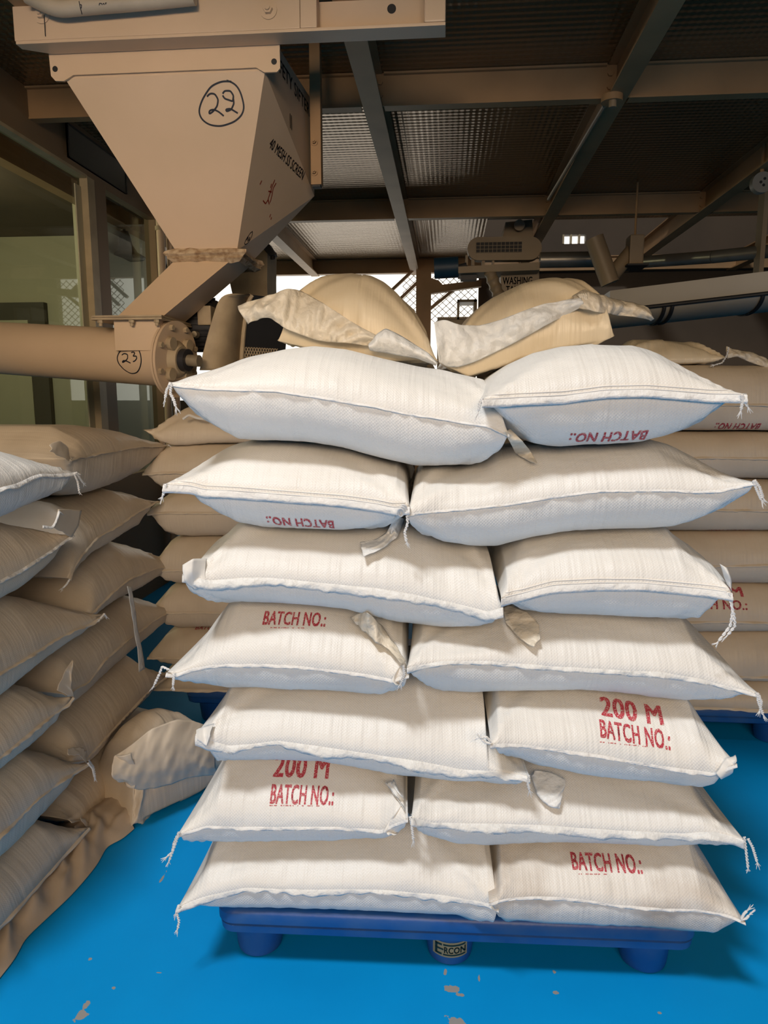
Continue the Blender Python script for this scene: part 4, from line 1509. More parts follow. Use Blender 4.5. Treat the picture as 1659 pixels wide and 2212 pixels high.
# ---- bracket hanging beside the hopper
hy = HY0 + 0.55
b0, b1 = at_y(667, 96, hy), at_y(693, 404, hy)
be = empty('hanging_bracket', (b0[0], hy, b1[2]), 'brown box-section bracket hanging beside the hopper with two bolts', 'bracket')
mb = MB()
x0, x1 = b0[0], at_y(693, 300, hy)[0]
mb.box((x0, hy, b1[2] + 0.012), (x1, hy + 0.05, Z_PLATE - 0.008))
mb.build('post', 'ceil_beam', be, bevel=0.003)
MB().box((x0 + 0.006, hy + 0.004, b1[2] + 0.004), (x1 - 0.006, hy + 0.046, b1[2] + 0.012)).build('open_end', 'black', be)
for py in (307, 372):
    mb = MB()
    bolt(mb, at_y(679, py, hy - 0.001), (0, -1, 0), 0.010, 0.016)
    mb.build('bolt', 'ceil_beam', be)

# ---- slanting chute
che = empty('chute', ol, 'slanting cream square chute from the hopper down to the conveyor', 'chute')
ca, cb_ = at_y(253, 682, 2.90), at_y(352, 686, 2.90)
cz = (ca[2] + cb_[2]) / 2
cx0, cx1, cy0_, cy1_ = ca[0], cb_[0], 2.90, 3.14
mb = MB()
frustum(mb, rect(cx0, cx1, cy0_, cy1_, cz), rect(ol[0] + 0.006, orr[0] - 0.006, oy0 + 0.006, oy1 - 0.006, oz - 0.02))
mb.build('duct', 'cream', che)
mb = MB().box((cx0 - 0.085, cy0_ - 0.045, cz - 0.006), (cx1 + 0.012, cy1_ + 0.05, cz + 0.001))
mb.build('upper_flange', 'cream_dusty', che)
fl2 = MB().box((cx0 - 0.088, cy0_ - 0.048, cz - 0.016), (cx1 + 0.014, cy1_ + 0.05, cz - 0.008))
# ---- conveyor
DIA = 0.232
pA, pB = _C + ray(0, 752) * (DIA * F_PX / 110), _C + ray(372, 776) * (DIA * F_PX / 119)
axis = (pB - pA) / np.linalg.norm(pB - pA)
con = empty('screw_conveyor', (pA + pB) / 2 - np.array([0, 0, DIA / 2]), 'cream tubular screw conveyor marked 23 running out of the left wall', 'conveyor')
pA2 = pA + axis * ((XL - 0.03 - pA[0]) / axis[0])
tb = MB().cyl(pA2, pB, DIA / 2, n=56)
tube = tb.build('tube', 'cream', con, True)
tbv = BVHTree.FromPolygons([Vector(v) for v in tb.v], tb.f)
k5 = 420 / 1659
put_strokes([crop(q, 200, 600, k5) for q in [
    [(345, 572), (290, 590), (230, 630), (208, 680), (220, 730), (270, 785), (330, 820), (380, 812), (405, 770), (418, 710), (410, 650), (390, 605), (350, 575), (320, 578)],
    [(250, 660), (270, 645), (300, 655), (300, 690), (275, 715), (252, 725), (262, 705), (290, 710), (325, 728)],
    [(330, 640), (350, 632), (362, 645), (345, 670), (375, 668), (378, 690), (360, 712), (345, 715)]]], 0.005, tbv, tube, 'black_ink', 'handwritten_number')
put_strokes([[(336, 816), (339, 819), (341, 816)]], 0.006, tbv, tube, 'black_ink', 'paint_chip')
fl2.build('inlet_flange', 'cream_dusty', con)
mb = MB()
tz = pB[2] + 0.03
frustum(mb, rect(cx0 - 0.01, cx1 - 0.01, cy0_ - 0.012, cy1_, tz), rect(cx0 - 0.01, cx1 - 0.01, cy0_ - 0.012, cy1_, cz - 0.016))
mb.build('inlet_box', 'cream', con)
for x in (cx0 - 0.055, cx0 + 0.075, cx1 - 0.012):
    mb = MB()
    c = np.array([x, cy0_ - 0.034, cz - 0.016])
    mb.cyl(c, c - np.array([0, 0, 0.012]), 0.012, n=6).cyl(c - np.array([0, 0, 0.012]), c - np.array([0, 0, 0.024]), 0.007, n=10)
    mb.build('flange_bolt', 'cream_dusty', con)
# end flanges, bearing and shaft
R_F = 0.158
mb = MB().cyl(pB, pB + axis * 0.010, R_F, n=48)
mb.build('end_flange', 'cream', con, True)
MB().cyl(pB + axis * 0.013, pB + axis * 0.024, R_F, n=48).build('end_flange', 'cream', con, True)
sx = np.cross(axis, np.array([0, 0, 1.0]))
sx /= np.linalg.norm(sx)
sz = np.cross(sx, axis)
for k in range(8):
    an = 2 * math.pi * (k + 0.5) / 8
    mb = MB()
    bolt(mb, pB + axis * 0.024 + (sx * math.cos(an) + sz * math.sin(an)) * 0.136, axis, 0.011, 0.0)if False else mb.cyl(pB + axis * 0.024 + (sx * math.cos(an) + sz * math.sin(an)) * 0.136, pB + axis * 0.038 + (sx * math.cos(an) + sz * math.sin(an)) * 0.136, 0.012, n=6)
    mb.build('end_bolt', 'cream_dusty', con)
mb = MB()
for s, t in ((-1, -1), (1, -1), (1, 1), (-1, 1)):
    c = pB + axis * 0.024 + (sx * s + sz * t) * 0.062
    mb.cyl(c, c + axis * 0.022, 0.026, n=16)
mb.cyl(pB + axis * 0.024, pB + axis * 0.05, 0.078, 0.056, n=28)
mb.build('bearing_housing', 'cream_dusty', con, True)
MB().cyl(pB + axis * 0.05, pB + axis * 0.078, 0.046, n=28).build('bearing_ring', 'dark_steel', con, True)
MB().cyl(pB + axis * 0.078, pB + axis * 0.13, 0.024, n=20).build('shaft', 'steel', con, True)

# ---- drive guard: tall curved cover right of the conveyor
gy = 3.05
ge = empty('drive_guard', at_y(480, 790, gy), 'cream curved drive guard with expanded-metal side beside the conveyor end', 'machine guard')
out = [(432, 800), (440, 760), (452, 715), (465, 672), (471, 655), (478, 643), (488, 637), (500, 636)]
inn = [(520, 800), (522, 760), (526, 715), (531, 672), (534, 655), (537, 645), (540, 640), (544, 637)]
A = resample([at_y(*p, gy) for p in out], 26)
Bq = resample([at_y(*p, gy + 0.16) for p in inn], 26)
mb = MB()
idx = []
vv = list(A) + list(Bq)
ff = [(i, i + 26, i + 27, i + 1) for i in range(25)]
mb.add(vv, ff)
o = mb.build('cover', 'cream_dusty', ge, True)
md = o.modifiers.new('thick', 'SOLIDIFY')
md.thickness = 0.004
# right hand side of the guard: rim and mesh
base = [at_y(*p, gy + 0.16) for p in ((520, 800), (526, 715), (534, 655), (544, 637))]
far = [p + np.array([0.16, 0.16, 0]) for p in base]
mb = MB()
mb.add(base + far, [(0, 4, 5, 1), (1, 5, 6, 2), (2, 6, 7, 3)])
mb.build('mesh_backing', 'black', ge)
mb = MB()
m0, m1 = base[0] + np.array([0.004, -0.004, 0]), base[2] + np.array([0.004, -0.004, 0])
dirx = np.array([0.7071, 0.7071, 0])
for s in np.arange(-0.30, 0.30, 0.026):
    for sg in (1, -1):
        a = m0 + dirx * 0.0
        pts = []
        for t in np.linspace(0, 0.19, 2):
            z0 = m0[2] + 0.12 + s + sg * (t - 0.095) * 1.9
            pts.append(m0 + dirx * t + np.array([0, 0, z0 - m0[2]]))
        lo, hi = m0[2], m1[2]
        p, q = pts
        if max(p[2], q[2]) < lo or min(p[2], q[2]) > hi:
            continue
        def cl(a_, b_):
            for lim, cmp in ((lo, 1), (hi, -1)):
                if (a_[2] - lim) * cmp < 0:
                    t_ = (lim - a_[2]) / (b_[2] - a_[2])
                    a_ = a_ + (b_ - a_) * t_
            return a_
        p2, q2 = cl(p, q), cl(q, p)
        if np.linalg.norm(q2 - p2) > 0.01:
            mb.obox(p2, q2, 0.004, 0.004, up=(0.7, -0.7, 0.01))
mb.build('expanded_metal', 'cream_dusty', ge)
MB().tube([base[0], base[1], base[2], base[3]], 0.011, 8).build('rim', 'cream_dusty', ge, True)
# ---- motor behind the conveyor
my = 3.32
mc0, mc1 = at_y(385, 705, my), at_y(470, 705, my)
mo = empty('drive_motor', mc0 - np.array([0, 0, 0.14]), 'dark dusty electric motor with terminal box behind the conveyor end', 'motor')
mb = MB().cyl(mc0, mc1, 0.115, n=32)
mb.build('motor_body', 'dark_steel', mo, True)
mb = MB()
for k in range(14):
    an = math.pi * (0.55 + k * 0.065)
    d = np.array([0, math.cos(an), math.sin(an)])
    mb.obox(mc0 + d * 0.119, mc1 + d * 0.119, 0.004, 0.014, up=d)
mb.build('cooling_fins', 'dark_steel', mo)
c0, c1 = at_y(425, 660, my - 0.13), at_y(456, 702, my - 0.13)
MB().box((c0[0], my - 0.13, c1[2]), (c1[0], my - 0.06, c0[2])).build('terminal_box', 'cream_dusty', mo, bevel=0.006)
c = at_y(424, 723, my - 0.12)
MB().cyl(c, c + np.array([0, -0.03, 0]), 0.016, 0.013, n=14).build('cable_gland', 'steel', mo)
# ---- grey bucket elevator leg behind
sy = 3.75
le = empty('elevator_leg', at_y(540, 700, sy), 'cream tapering machine leg behind the hopper outlet with a clamp on top', 'machine leg')
mb = MB()
q = [at_y(*p, sy) for p in ((494, 600), (500, 560), (545, 545), (578, 530), (577, 600), (572, 700), (505, 700), (503, 640))]
q[5][2] = q[6][2] = 0.0
mb.prism(q[::-1], (0, 0.2, 0))
mb.build('casing', 'cream_dusty', le)
cp = MB().prism([at_y(*p, sy - 0.01) for p in ((565, 530), (580, 526), (592, 545), (594, 550), (582, 552), (572, 542))][::-1], (0, 0.06, 0))
cp.build('clamp', 'dark_steel', le)
MB().cyl(at_y(588, 550, sy + 0.02), at_y(589, 560, sy + 0.02), 0.012, n=8).build('clamp_bolt', 'black', le)
fq = [at_y(*p, sy - 0.05) for p in ((548, 792), (550, 712), (572, 706), (600, 745), (610, 792))]
MB().prism(fq[::-1], (0, 0.12, 0)).build('foot_plate', 'cream_dusty', le)
MB().cyl(at_y(578, 700, sy - 0.03), at_y(588, 700, sy - 0.03), 0.01, n=8).build('stub_bolt', 'black', le)
# vertical pipes at the end of the cabin wall
for k, (px, w) in enumerate(((346, 15), (366, 13))):
    y = 5.30 + 0.09 * k
    c0 = at_x(px, 500, XL + 0.05)
    e = empty('vertical_pipe', (c0[0], c0[1], 0), ['tan vertical pipe at the end of the cabin glass, nearer one', 'tan vertical pipe at the end of the cabin glass, farther one'][k], 'pipe', 'vertical pipes by the cabin')
    r = 0.5 * w * np.linalg.norm(c0 - _C) / F_PX
    mb = MB().cyl((c0[0], c0[1], 0), (c0[0], c0[1], Z_BEAM), r, n=20)
    mb.build('pipe_run', 'cream', e, True)
    MB().cyl((c0[0], c0[1], 2.62), (c0[0], c0[1], 2.65), r * 1.25, n=20).build('pipe_clip', 'cream_dusty', e, True)
# bell shaped pendant lamp inside the cabin
lc = at_y(271, 545, 6.1)
e = empty('pendant_lamp', lc, 'dark bell-shaped pendant lamp seen through the cabin glass', 'lamp')
prof = [(0.0, 0.17), (0.03, 0.17), (0.045, 0.13), (0.06, 0.06), (0.10, 0.0), (0.16, -0.035), (0.155, -0.05), (0.0, -0.045)]
vv, ff = [], []
for r, z in prof:
    for k in range(28):
        an = 2 * math.pi * k / 28
        vv.append((lc[0] + r * math.cos(an), lc[1] + r * math.sin(an), lc[2] + z))
for r in range(len(prof) - 1):
    for k in range(28):
        ff.append((r * 28 + k, r * 28 + (k + 1) % 28, (r + 1) * 28 + (k + 1) % 28, (r + 1) * 28 + k))
mesh_obj('lamp_shade', vv, ff, 'cabin_dark', e, True)
MB().cyl((lc[0], lc[1], lc[2] + 0.17), (lc[0], lc[1], Z_PLATE - 0.02), 0.012, n=8).build('lamp_rod', 'cabin_dark', e)
# number on the pane
v, f = text_mesh('108', 0.02, 0.75)
c = at_x(178, 397, XL - 0.04)
mesh_obj('pane_number', [(XL - 0.0355, c[1] + x * 0.035, c[2] + y * 0.05) for x, y in v], f, 'black_ink', WIN1)
# ------------------------------------------------------------------ pile of sacks along the left wall
NEAR = Frame((-1.15, 0, 0), (0, 1, 0), (-1, 0, 0))


def px_sack(fr, seam, top, bot, D, seed, label, group, v=0.0, vs=-0.045, vc=-0.012, left=None, right=None, mat='sack_shaded', zmin=0.004, uppers=(), cat='sack', **kw):
    """left, right: hidden ends as (u, z) added past the visible outline, blunt"""
    sm = [(fr.uz(*p, vs + v)[0], vs + v, fr.uz(*p, vs + v)[1]) for p in seam]
    tp = [fr.uz(*p, vc + v) for p in top]
    bt = [fr.uz(*p, vc + v) for p in bot]
    for ext, sg in ((left, -1), (right, 1)):
        if ext is None:
            continue
        sm.sort()
        e = sm[0] if sg < 0 else sm[-1]
        t_, b_ = sorted(tp)[0 if sg < 0 else -1], sorted(bt)[0 if sg < 0 else -1]
        sm.append((ext, vs + v, e[2]))
        for f_, g_ in ((0.02, 0.55), (0.06, 0.85), (0.12, 1.0)):
            u_ = ext - sg * f_
            if (u_ - t_[0]) * sg > 0.01:
                tp.append((u_, e[2] + (t_[1] - e[2]) * g_))
            if (u_ - b_[0]) * sg > 0.01:
                bt.append((u_, e[2] + (b_[1] - e[2]) * g_))
    bt = [(a, max(b, zmin)) for a, b in bt]
    sm = [(a, b, max(c, zmin + 0.01)) for a, b, c in sm]
    s = Sack(fr, sm, tp, bt, D, seed, nu=kw.pop('nu', 110), nt=kw.pop('nt', 22), uppers=uppers, **kw)
    s.build('sack', mat, label, cat, group)
    return s


G_N, G_Q = 'left pile, near column', 'left pile, far column'
NL = [
    ('top sack of the near left pile, brightly lit white, cut by the photo edge', 'sack',
     [(0, 1058), (47, 1044), (91, 1023), (132, 1023), (168, 1020)], [(0, 939), (41, 947), (81, 966), (125, 991), (154, 1007)], [(0, 1137), (47, 1118), (94, 1091), (132, 1066), (157, 1038)]),
    ('second sack down the near left pile, with an upright plastic tail', 'sack_shaded',
     [(0, 1260), (63, 1226), (119, 1188), (158, 1154)], [(0, 1139), (47, 1124), (69, 1129), (119, 1139), (147, 1148)], [(0, 1314), (63, 1279), (110, 1232), (141, 1198), (152, 1178)]),
    ('third sack down the near left pile, with a long pointed frayed corner', 'sack_shaded',
     [(0, 1460), (63, 1424), (132, 1379), (201, 1346), (226, 1326)], [(0, 1318), (63, 1284), (110, 1289), (157, 1301), (194, 1315)], [(0, 1529), (63, 1477), (132, 1416), (176, 1374), (213, 1341)]),
    ('fourth sack down the near left pile, blunt rounded end', 'sack_shaded',
     [(0, 1646), (69, 1588), (114, 1550), (150, 1520), (158, 1504)], [(0, 1533), (34, 1500), (62, 1478), (103, 1478), (138, 1488)], [(0, 1684), (69, 1622), (114, 1577), (148, 1536)]),
    ('fifth sack down the near left pile, thread hanging from its corner', 'sack_shaded',
     [(0, 1815), (34, 1784), (86, 1732), (138, 1688), (191, 1649)], [(0, 1688), (45, 1648), (90, 1615), (138, 1622), (172, 1637)], [(0, 1879), (52, 1832), (103, 1770), (138, 1726), (172, 1684)]),
    ('lowest sack of the near left pile, resting on a rumpled sheet', 'sack_shaded',
     [(0, 2015), (69, 1939), (121, 1880), (165, 1825), (193, 1786)], [(0, 1884), (52, 1830), (107, 1763), (145, 1770), (179, 1780)], [(0, 2060), (52, 2001), (103, 1942), (155, 1874), (186, 1815)]),
]
NS = []
for i, (lab, mt, sm, tp, bt) in enumerate(NL):
    s = px_sack(NEAR, sm, tp, bt, 0.52, 400 + i, lab, G_N, left=1.28, mat=mt, zmin=0.05 if i == 5 else 0.004, uppers=NS[-1:], at=0.14 if i else 0.26, ab=0.10, pt=1.7)
    s.hem(0.010 if i else 0.014, 0.6, 'hem' if i in (0, 1) else 'sack_shaded', 'seam_hem', 1.0, ragged=0.3)
    NS.append(s)


def near_pt(fr, px, py, v):
    u, z = fr.uz(px, py, v)
    return fr.P(u, v, z)


for i, ls in {0: [[(164, 1020), (172, 1032), (179, 1042)], [(160, 1022), (168, 1040), (171, 1060)]], 2: [[(226, 1326), (220, 1332), (217, 1336)], [(224, 1326), (228, 1330)]],
              4: [[(190, 1648), (200, 1660), (204, 1678)]]}.items():
    for ln in ls:
        cord(NS[i].root, [near_pt(NEAR, x, y, -0.07) for x, y in ln])
sheet('liner_tail', [near_pt(NEAR, *p, -0.06) for p in [(115, 1140), (122, 1115), (126, 1100)]], [near_pt(NEAR, *p, -0.05) for p in [(156, 1160), (170, 1135), (175, 1102)]], 'sack_shaded', NS[1].root, 26, 12, 0.004, 81)
sheet('liner_strip', [near_pt(NEAR, *p, -0.06) for p in [(92, 1135), (112, 1138), (122, 1118), (126, 1100), (137, 1112)]], [near_pt(NEAR, *p, -0.065) for p in [(92, 1141), (114, 1143), (127, 1120), (129, 1106), (138, 1113)]], 'hem', NS[1].root, 26, 4, 0.001, 82)

FARC = Frame((-1.2, 0, 0), (0, 1, 0), (-1, 0, 0))
QL = [
    ('top sack of the far left column, gathered mouth and a folded seam', 0.75,
     [(150, 992), (176, 985), (251, 974), (313, 962), (368, 961)], [(160, 940), (172, 920), (220, 917), (251, 919), (298, 928), (345, 952)], [(160, 1060), (190, 1072), (219, 1066), (282, 1044), (323, 1019), (345, 988)]),
    ('second sack down the far left column, tied tuft at its near end', 0.7,
     [(150, 1250), (176, 1207), (219, 1160), (266, 1132), (307, 1104), (343, 1082)], [(155, 1160), (165, 1085), (219, 1068), (273, 1051), (313, 1063), (335, 1074)], [(160, 1252), (204, 1206), (251, 1176), (304, 1141), (332, 1112)]),
    ('third sack down the far left column, knotted far corner', 0.7,
     [(185, 1335), (213, 1316), (251, 1279), (291, 1247), (340, 1228), (372, 1222)], [(190, 1255), (204, 1210), (251, 1180), (282, 1165), (313, 1173), (351, 1188), (367, 1205)], [(195, 1345), (232, 1324), (266, 1301), (313, 1276), (345, 1251)]),
    ('fourth sack down the far left column, folded flap at its near end', 0.7,
     [(138, 1500), (201, 1472), (235, 1424), (282, 1383), (329, 1348), (379, 1311)], [(138, 1440), (145, 1408), (176, 1372), (232, 1328), (280, 1300), (313, 1280), (345, 1292), (370, 1304)], [(150, 1535), (204, 1499), (251, 1452), (313, 1399), (360, 1348)]),
    ('fifth sack down the far left column, long and sagging', 0.7,
     [(150, 1645), (193, 1640), (241, 1588), (310, 1512), (370, 1452)], [(150, 1600), (160, 1545), (210, 1500), (251, 1456), (313, 1403), (355, 1390), (372, 1420)], [(160, 1655), (207, 1650), (241, 1605), (276, 1564), (320, 1515), (355, 1475)]),
    ('lowest sack of the far left column, gathered end near the floor', 0.7,
     [(150, 1772), (207, 1776), (245, 1735), (290, 1675), (345, 1610), (396, 1553)], [(152, 1730), (165, 1692), (207, 1655), (241, 1612), (276, 1568), (320, 1520), (365, 1530)], [(170, 1780), (215, 1781), (241, 1752), (276, 1701), (320, 1645), (370, 1586)]),
]
QS = []
for i, (lab, D, sm, tp, bt) in enumerate(QL):
    s = px_sack(FARC, sm, tp, bt, D, 430 + i, lab, G_Q, mat='sack_shaded', zmin=0.006, uppers=QS[-1:], at=0.16, ab=0.10, pt=1.7, wr=1.3)
    s.hem(0.009, 0.6, 'sack_shaded', 'seam_hem', 1.0, ragged=0.4)
    QS.append(s)
for i, ls in {1: [[(150, 1252), (144, 1262), (136, 1270)]], 4: [[(192, 1642), (202, 1656), (206, 1678)]], 0: [[(364, 961), (371, 966), (372, 974)]]}.items():
    for ln in ls:
        cord(QS[i].root, [near_pt(FARC, x, y, -0.06) for x, y in ln])
sheet('paper_strip', [near_pt(FARC, *p, -0.075) for p in [(275, 1266), (282, 1310), (290, 1360), (298, 1410), (300, 1452)]],
      [near_pt(FARC, *p, -0.075) for p in [(284, 1268), (292, 1310), (298, 1358), (308, 1410), (314, 1444)]], 'flap', QS[2].root, 40, 6, 0.002, 83)
sheet('gathered_mouth', [near_pt(FARC, *p, -0.06) for p in [(108, 962), (125, 952), (148, 968), (152, 990)]], [near_pt(FARC, *p, -0.075) for p in [(106, 975), (118, 980), (138, 990), (150, 1000)]], 'sack_shaded', QS[0].root, 30, 12, 0.008, 84)
sheet('end_flap', [near_pt(FARC, *p, -0.06) for p in [(155, 1425), (140, 1450), (128, 1475), (124, 1490)]], [near_pt(FARC, *p, -0.07) for p in [(160, 1430), (152, 1460), (158, 1500), (160, 1512)]], 'sack_shaded', QS[3].root, 30, 14, 0.006, 85)
sheet('end_tuft', [near_pt(FARC, *p, -0.06) for p in [(145, 1618), (160, 1612), (188, 1620)]], [near_pt(FARC, *p, -0.07) for p in [(150, 1630), (168, 1636), (190, 1645)]], 'sack_shaded', QS[4].root, 24, 12, 0.007, 86)
sheet('end_tuft', [near_pt(FARC, *p, -0.06) for p in [(174, 1765), (190, 1776), (210, 1782)]], [near_pt(FARC, *p, -0.07) for p in [(180, 1782), (196, 1786), (222, 1772)]], 'sack_shaded', QS[5].root, 24, 12, 0.007, 87)

# rumpled sheet under the left pile
M['sheetcloth'] = simple_mat('dusty_sheet', (0.56, 0.45, 0.34), 0.8, 0, 0.08, 5, 0.3, 30)
te = empty('ground_sheet', (-1.1, 1.7, 0), 'dusty beige ground sheet rumpled on the blue floor under the left pile', 'sheet')
edge = [at_z(*p, 0.004) for p in [(-170, 2330), (-60, 2190), (0, 2112), (35, 2068), (52, 2030), (100, 1985), (150, 1938), (180, 1905), (210, 1868), (232, 1826), (262, 1815), (290, 1790)]]
ins = [at_z(*p, 0.004) for p in [(-260, 2190), (-170, 2080), (-110, 2010), (-80, 1975), (-50, 1950), (-10, 1905), (60, 1840), (100, 1805), (130, 1780), (170, 1750), (210, 1730), (240, 1715)]]
rid = [np.array([lerp(a, b, 0.45)[0], lerp(a, b, 0.45)[1], 0.10 + 0.02 * math.sin(i * 1.7)]) for i, (a, b) in enumerate(zip(edge, ins))]
n, m = 90, 22
a, r_, b = resample(edge, n), resample(rid, n), resample(ins, n)
rng = np.random.default_rng(9)
f1, f2 = fnoise(rng, 7, 3, 12), fnoise(rng, 7, 12, 40)
P = np.zeros((n, m, 3))
for j in range(m):
    t = j / (m - 1)
    P[:, j] = a * (1 - t) ** 2 + 2 * r_ * t * (1 - t) * 1.0 + b * t * t
    w = math.sin(math.pi * min(1, t * 1.3)) if t < 0.77 else 0.4
    S = np.linspace(0, 1, n)
    P[:, j, 2] += w * (0.010 * f1(S * 6, t * 0.8 + 0 * S) + 0.004 * f2(S * 3, t + 0 * S))
    P[:, j, 0] += w * 0.008 * f1(S * 5 + 2, t + 0 * S)
P[:, :, 2] = np.maximum(P[:, :, 2], 0.002)
idx = np.arange(n * m).reshape(n, m)
mesh_obj('sheet_cloth', P.reshape(-1, 3), np.stack([idx[:-1, :-1], idx[1:, :-1], idx[1:, 1:], idx[:-1, 1:]], -1).reshape(-1, 4), 'sheetcloth', te, True)

# crumpled bag slumped on the floor between the piles
P0, P1 = at_z(285, 1792, 0), at_z(470, 1700, 0)
dU = (P1 - P0) / np.linalg.norm(P1 - P0)
SL = Frame((P0[0], P0[1], 0), dU, (-dU[1], dU[0], 0))
sl = px_sack(SL, [(282, 1786), (300, 1775), (345, 1752), (400, 1728), (455, 1690), (500, 1650)],
             [(286, 1740), (290, 1690), (305, 1630), (335, 1590), (370, 1562), (400, 1555), (430, 1562), (455, 1572), (485, 1600)],
             [(300, 1790), (345, 1780), (400, 1768), (455, 1722), (480, 1700)], 0.30, 470, 'crumpled half-empty white bag slumped on the blue floor between the piles', None,
             mat='sack_shaded', vs=-0.01, vc=0.02, wr=3.0, at=0.14, ab=0.05, pt=1.9, nu=120, nt=30, zmin=0.003)


def sl_pt(px, py, v):
    u, z = SL.uz(px, py, v)
    return SL.P(u, v, z)


sheet('crumpled_top', [sl_pt(*p, -0.03) for p in [(246, 1634), (280, 1612), (330, 1572), (385, 1553), (440, 1562), (472, 1590)]],
      [sl_pt(*p, -0.05) for p in [(262, 1690), (285, 1696), (298, 1706), (350, 1700), (405, 1680), (470, 1672)]], 'sack_shaded', sl.root, 80, 36, 0.0045, 94, 0.04, fscale=0.7)
sheet('bag_mouth', [sl_pt(*p, -0.03) for p in [(246, 1632), (254, 1640), (262, 1655), (270, 1690)]], [sl_pt(*p, -0.06) for p in [(285, 1625), (292, 1650), (300, 1672), (292, 1702)]], 'sack_shaded', sl.root, 26, 16, 0.008, 92, 0.012, fscale=0.6)

# ------------------------------------------------------------------ rear pile of sacks on blue pallets
RY = 2.86
REAR = Frame((0, RY, 0), (1, 0, 0), (0, 1, 0))


def line_px(x0, x1, y, n=5, wob=2, seed=0):
    r = random.Random(seed)
    return [(x0 + (x1 - x0) * i / (n - 1), y + r.uniform(-wob, wob)) for i in range(n)]


ctR = [786, 931, 1036, 1151, 1266, 1371, 1476, 1563]
smR = [872, 988, 1100, 1222, 1346, 1462, 1544]
RLAB = ['upside-down red print, topmost full row of the right rear pile', 'second row of the right rear pile, under the upside-down print',
        'third row of the right rear pile, with a second upside-down red print', 'fourth row of the right rear pile, plain',
        'fifth row of the right rear pile, upright red M and NO. print', 'sixth row of the right rear pile, plain with drooping film', 'lowest row of the right rear pile, above the blue pallet']
RS = []
for i in range(7):
    xr = 1720
    sm = line_px(1330, xr, smR[i], 7, 3, i)
    s = px_sack(REAR, sm, line_px(1400, 1690, ctR[i], 5, 1, i + 9), line_px(1400, 1690, ctR[i + 1], 5, 1, i + 10), 0.6, 500 + i,
                'shade-toned white sack, ' + RLAB[i], 'rear pile on the right', left=0.52, right=1.45, uppers=RS[-1:], zmin=0.172, at=0.13, ab=0.09, pt=2.0)
    s.hem(0.012, 0.7, 'sack_shaded', 'seam_hem', 1.0, ragged=0.3)
    RS.append(s)
sized_text(RS[0], B, 1592, 922, 0.040, 0.165, flip=True)
sized_text(RS[2], B, 1574, 1145, 0.040, 0.165, flip=True)
sized_text(RS[4], '200 M', 1550, 1276, 0.050, 0.19)
sized_text(RS[4], B, 1540, 1305, 0.038, 0.26)
pallet('dark blue plastic pallet under the rear pile on the right', REAR, 0.30, 1.46, 0.0, 0.75, (0.40, 0.9, 1.36), (0.10, 0.62))

ctL = [898, 958, 1062, 1162, 1264, 1362, 1442, 1526]
smL = [962, 1022, 1108, 1230, 1322, 1420, 1500]
LLAB = ['second from the top', 'third from the top', 'fourth from the top', 'fifth from the top', 'sixth from the top', 'lowest, above the blue pallet']
LS = []
x_left = [310, 308, 318, 322, 322, 318, 318]
for i in range(1, 7):
    x0 = x_left[i]
    sm = [(x0, smL[i])] + line_px(x0 + 40, 640, smL[i], 5, 3, i + 30)
    s = px_sack(REAR, sm, [(x0 + 8, smL[i] - 22), (x0 + 30, ctL[i] + 8)] + line_px(x0 + 60, 620, ctL[i], 4, 1, i + 40),
                [(x0 + 8, smL[i] + 20), (x0 + 30, ctL[i + 1] - 8)] + line_px(x0 + 60, 620, ctL[i + 1], 4, 1, i + 41), 0.6, 530 + i,
                'shade-toned sack in the rear pile on the left, ' + LLAB[i - 1], 'rear pile on the left', right=-0.35, uppers=LS[-1:], zmin=0.172, at=0.13, ab=0.09, pt=2.0)
    s.hem(0.012, 0.7, 'sack_shaded', 'seam_hem', 1.0, ragged=0.3)
    LS.append(s)
sized_text(LS[4], B, 462, 1356, 0.030, 0.16)
pallet('dark blue plastic pallet under the rear pile on the left', REAR, -1.12, -0.02, 0.0, 0.75, (-1.02, -0.56, -0.12), (0.10, 0.62))
# tied sack on top of the left rear pile
s = px_sack(REAR, [(308, 928), (345, 945), (380, 950), (450, 946), (520, 950), (600, 950)], [(330, 920), (350, 895), (385, 878), (430, 868), (480, 872), (560, 880)],
            [(345, 956), (380, 962), (450, 958), (520, 958), (590, 958)], 0.5, 540, 'brownish sack with a drawn-out neck, topmost of the rear pile on the left', 'rear pile on the left',
            right=-0.35, v=0.02, wr=2.0, at=0.16, ab=0.05)
mb = MB().tube(resample([near_pt(REAR, x, y, -0.06) for x, y in [(395, 905), (408, 896), (425, 903), (447, 906)]], 20), 0.005, 6)
mb.build('neck_tie', 'thread', s.root, True)
# liner sack with a tied tail on top of the right rear pile
s = px_sack(REAR, [(1330, 775), (1400, 782), (1480, 782), (1540, 778), (1575, 772)], [(1345, 750), (1380, 728), (1430, 728), (1480, 732), (1530, 737), (1560, 750)],
            [(1350, 784), (1400, 786), (1480, 786), (1540, 784)], 0.35, 541, 'flat tan liner sack with a tied tail on top of the right rear pile', 'rear pile on the right', mat='liner',
            v=0.05, vs=0.0, vc=0.03, wr=2.0, at=0.14, ab=0.04)
sheet('tied_tail', [near_pt(REAR, *p, 0.08) for p in [(1568, 748), (1590, 756), (1625, 760), (1665, 780)]], [near_pt(REAR, *p, 0.06) for p in [(1570, 775), (1590, 770), (1620, 782), (1668, 800)]],
      'linerfilm', s.root, 40, 12, 0.008, 95, 0.01)
cord(s.root, [near_pt(REAR, x, y, 0.03) for x, y in [(1574, 750), (1570, 768), (1560, 784), (1545, 788)]], 0.003)
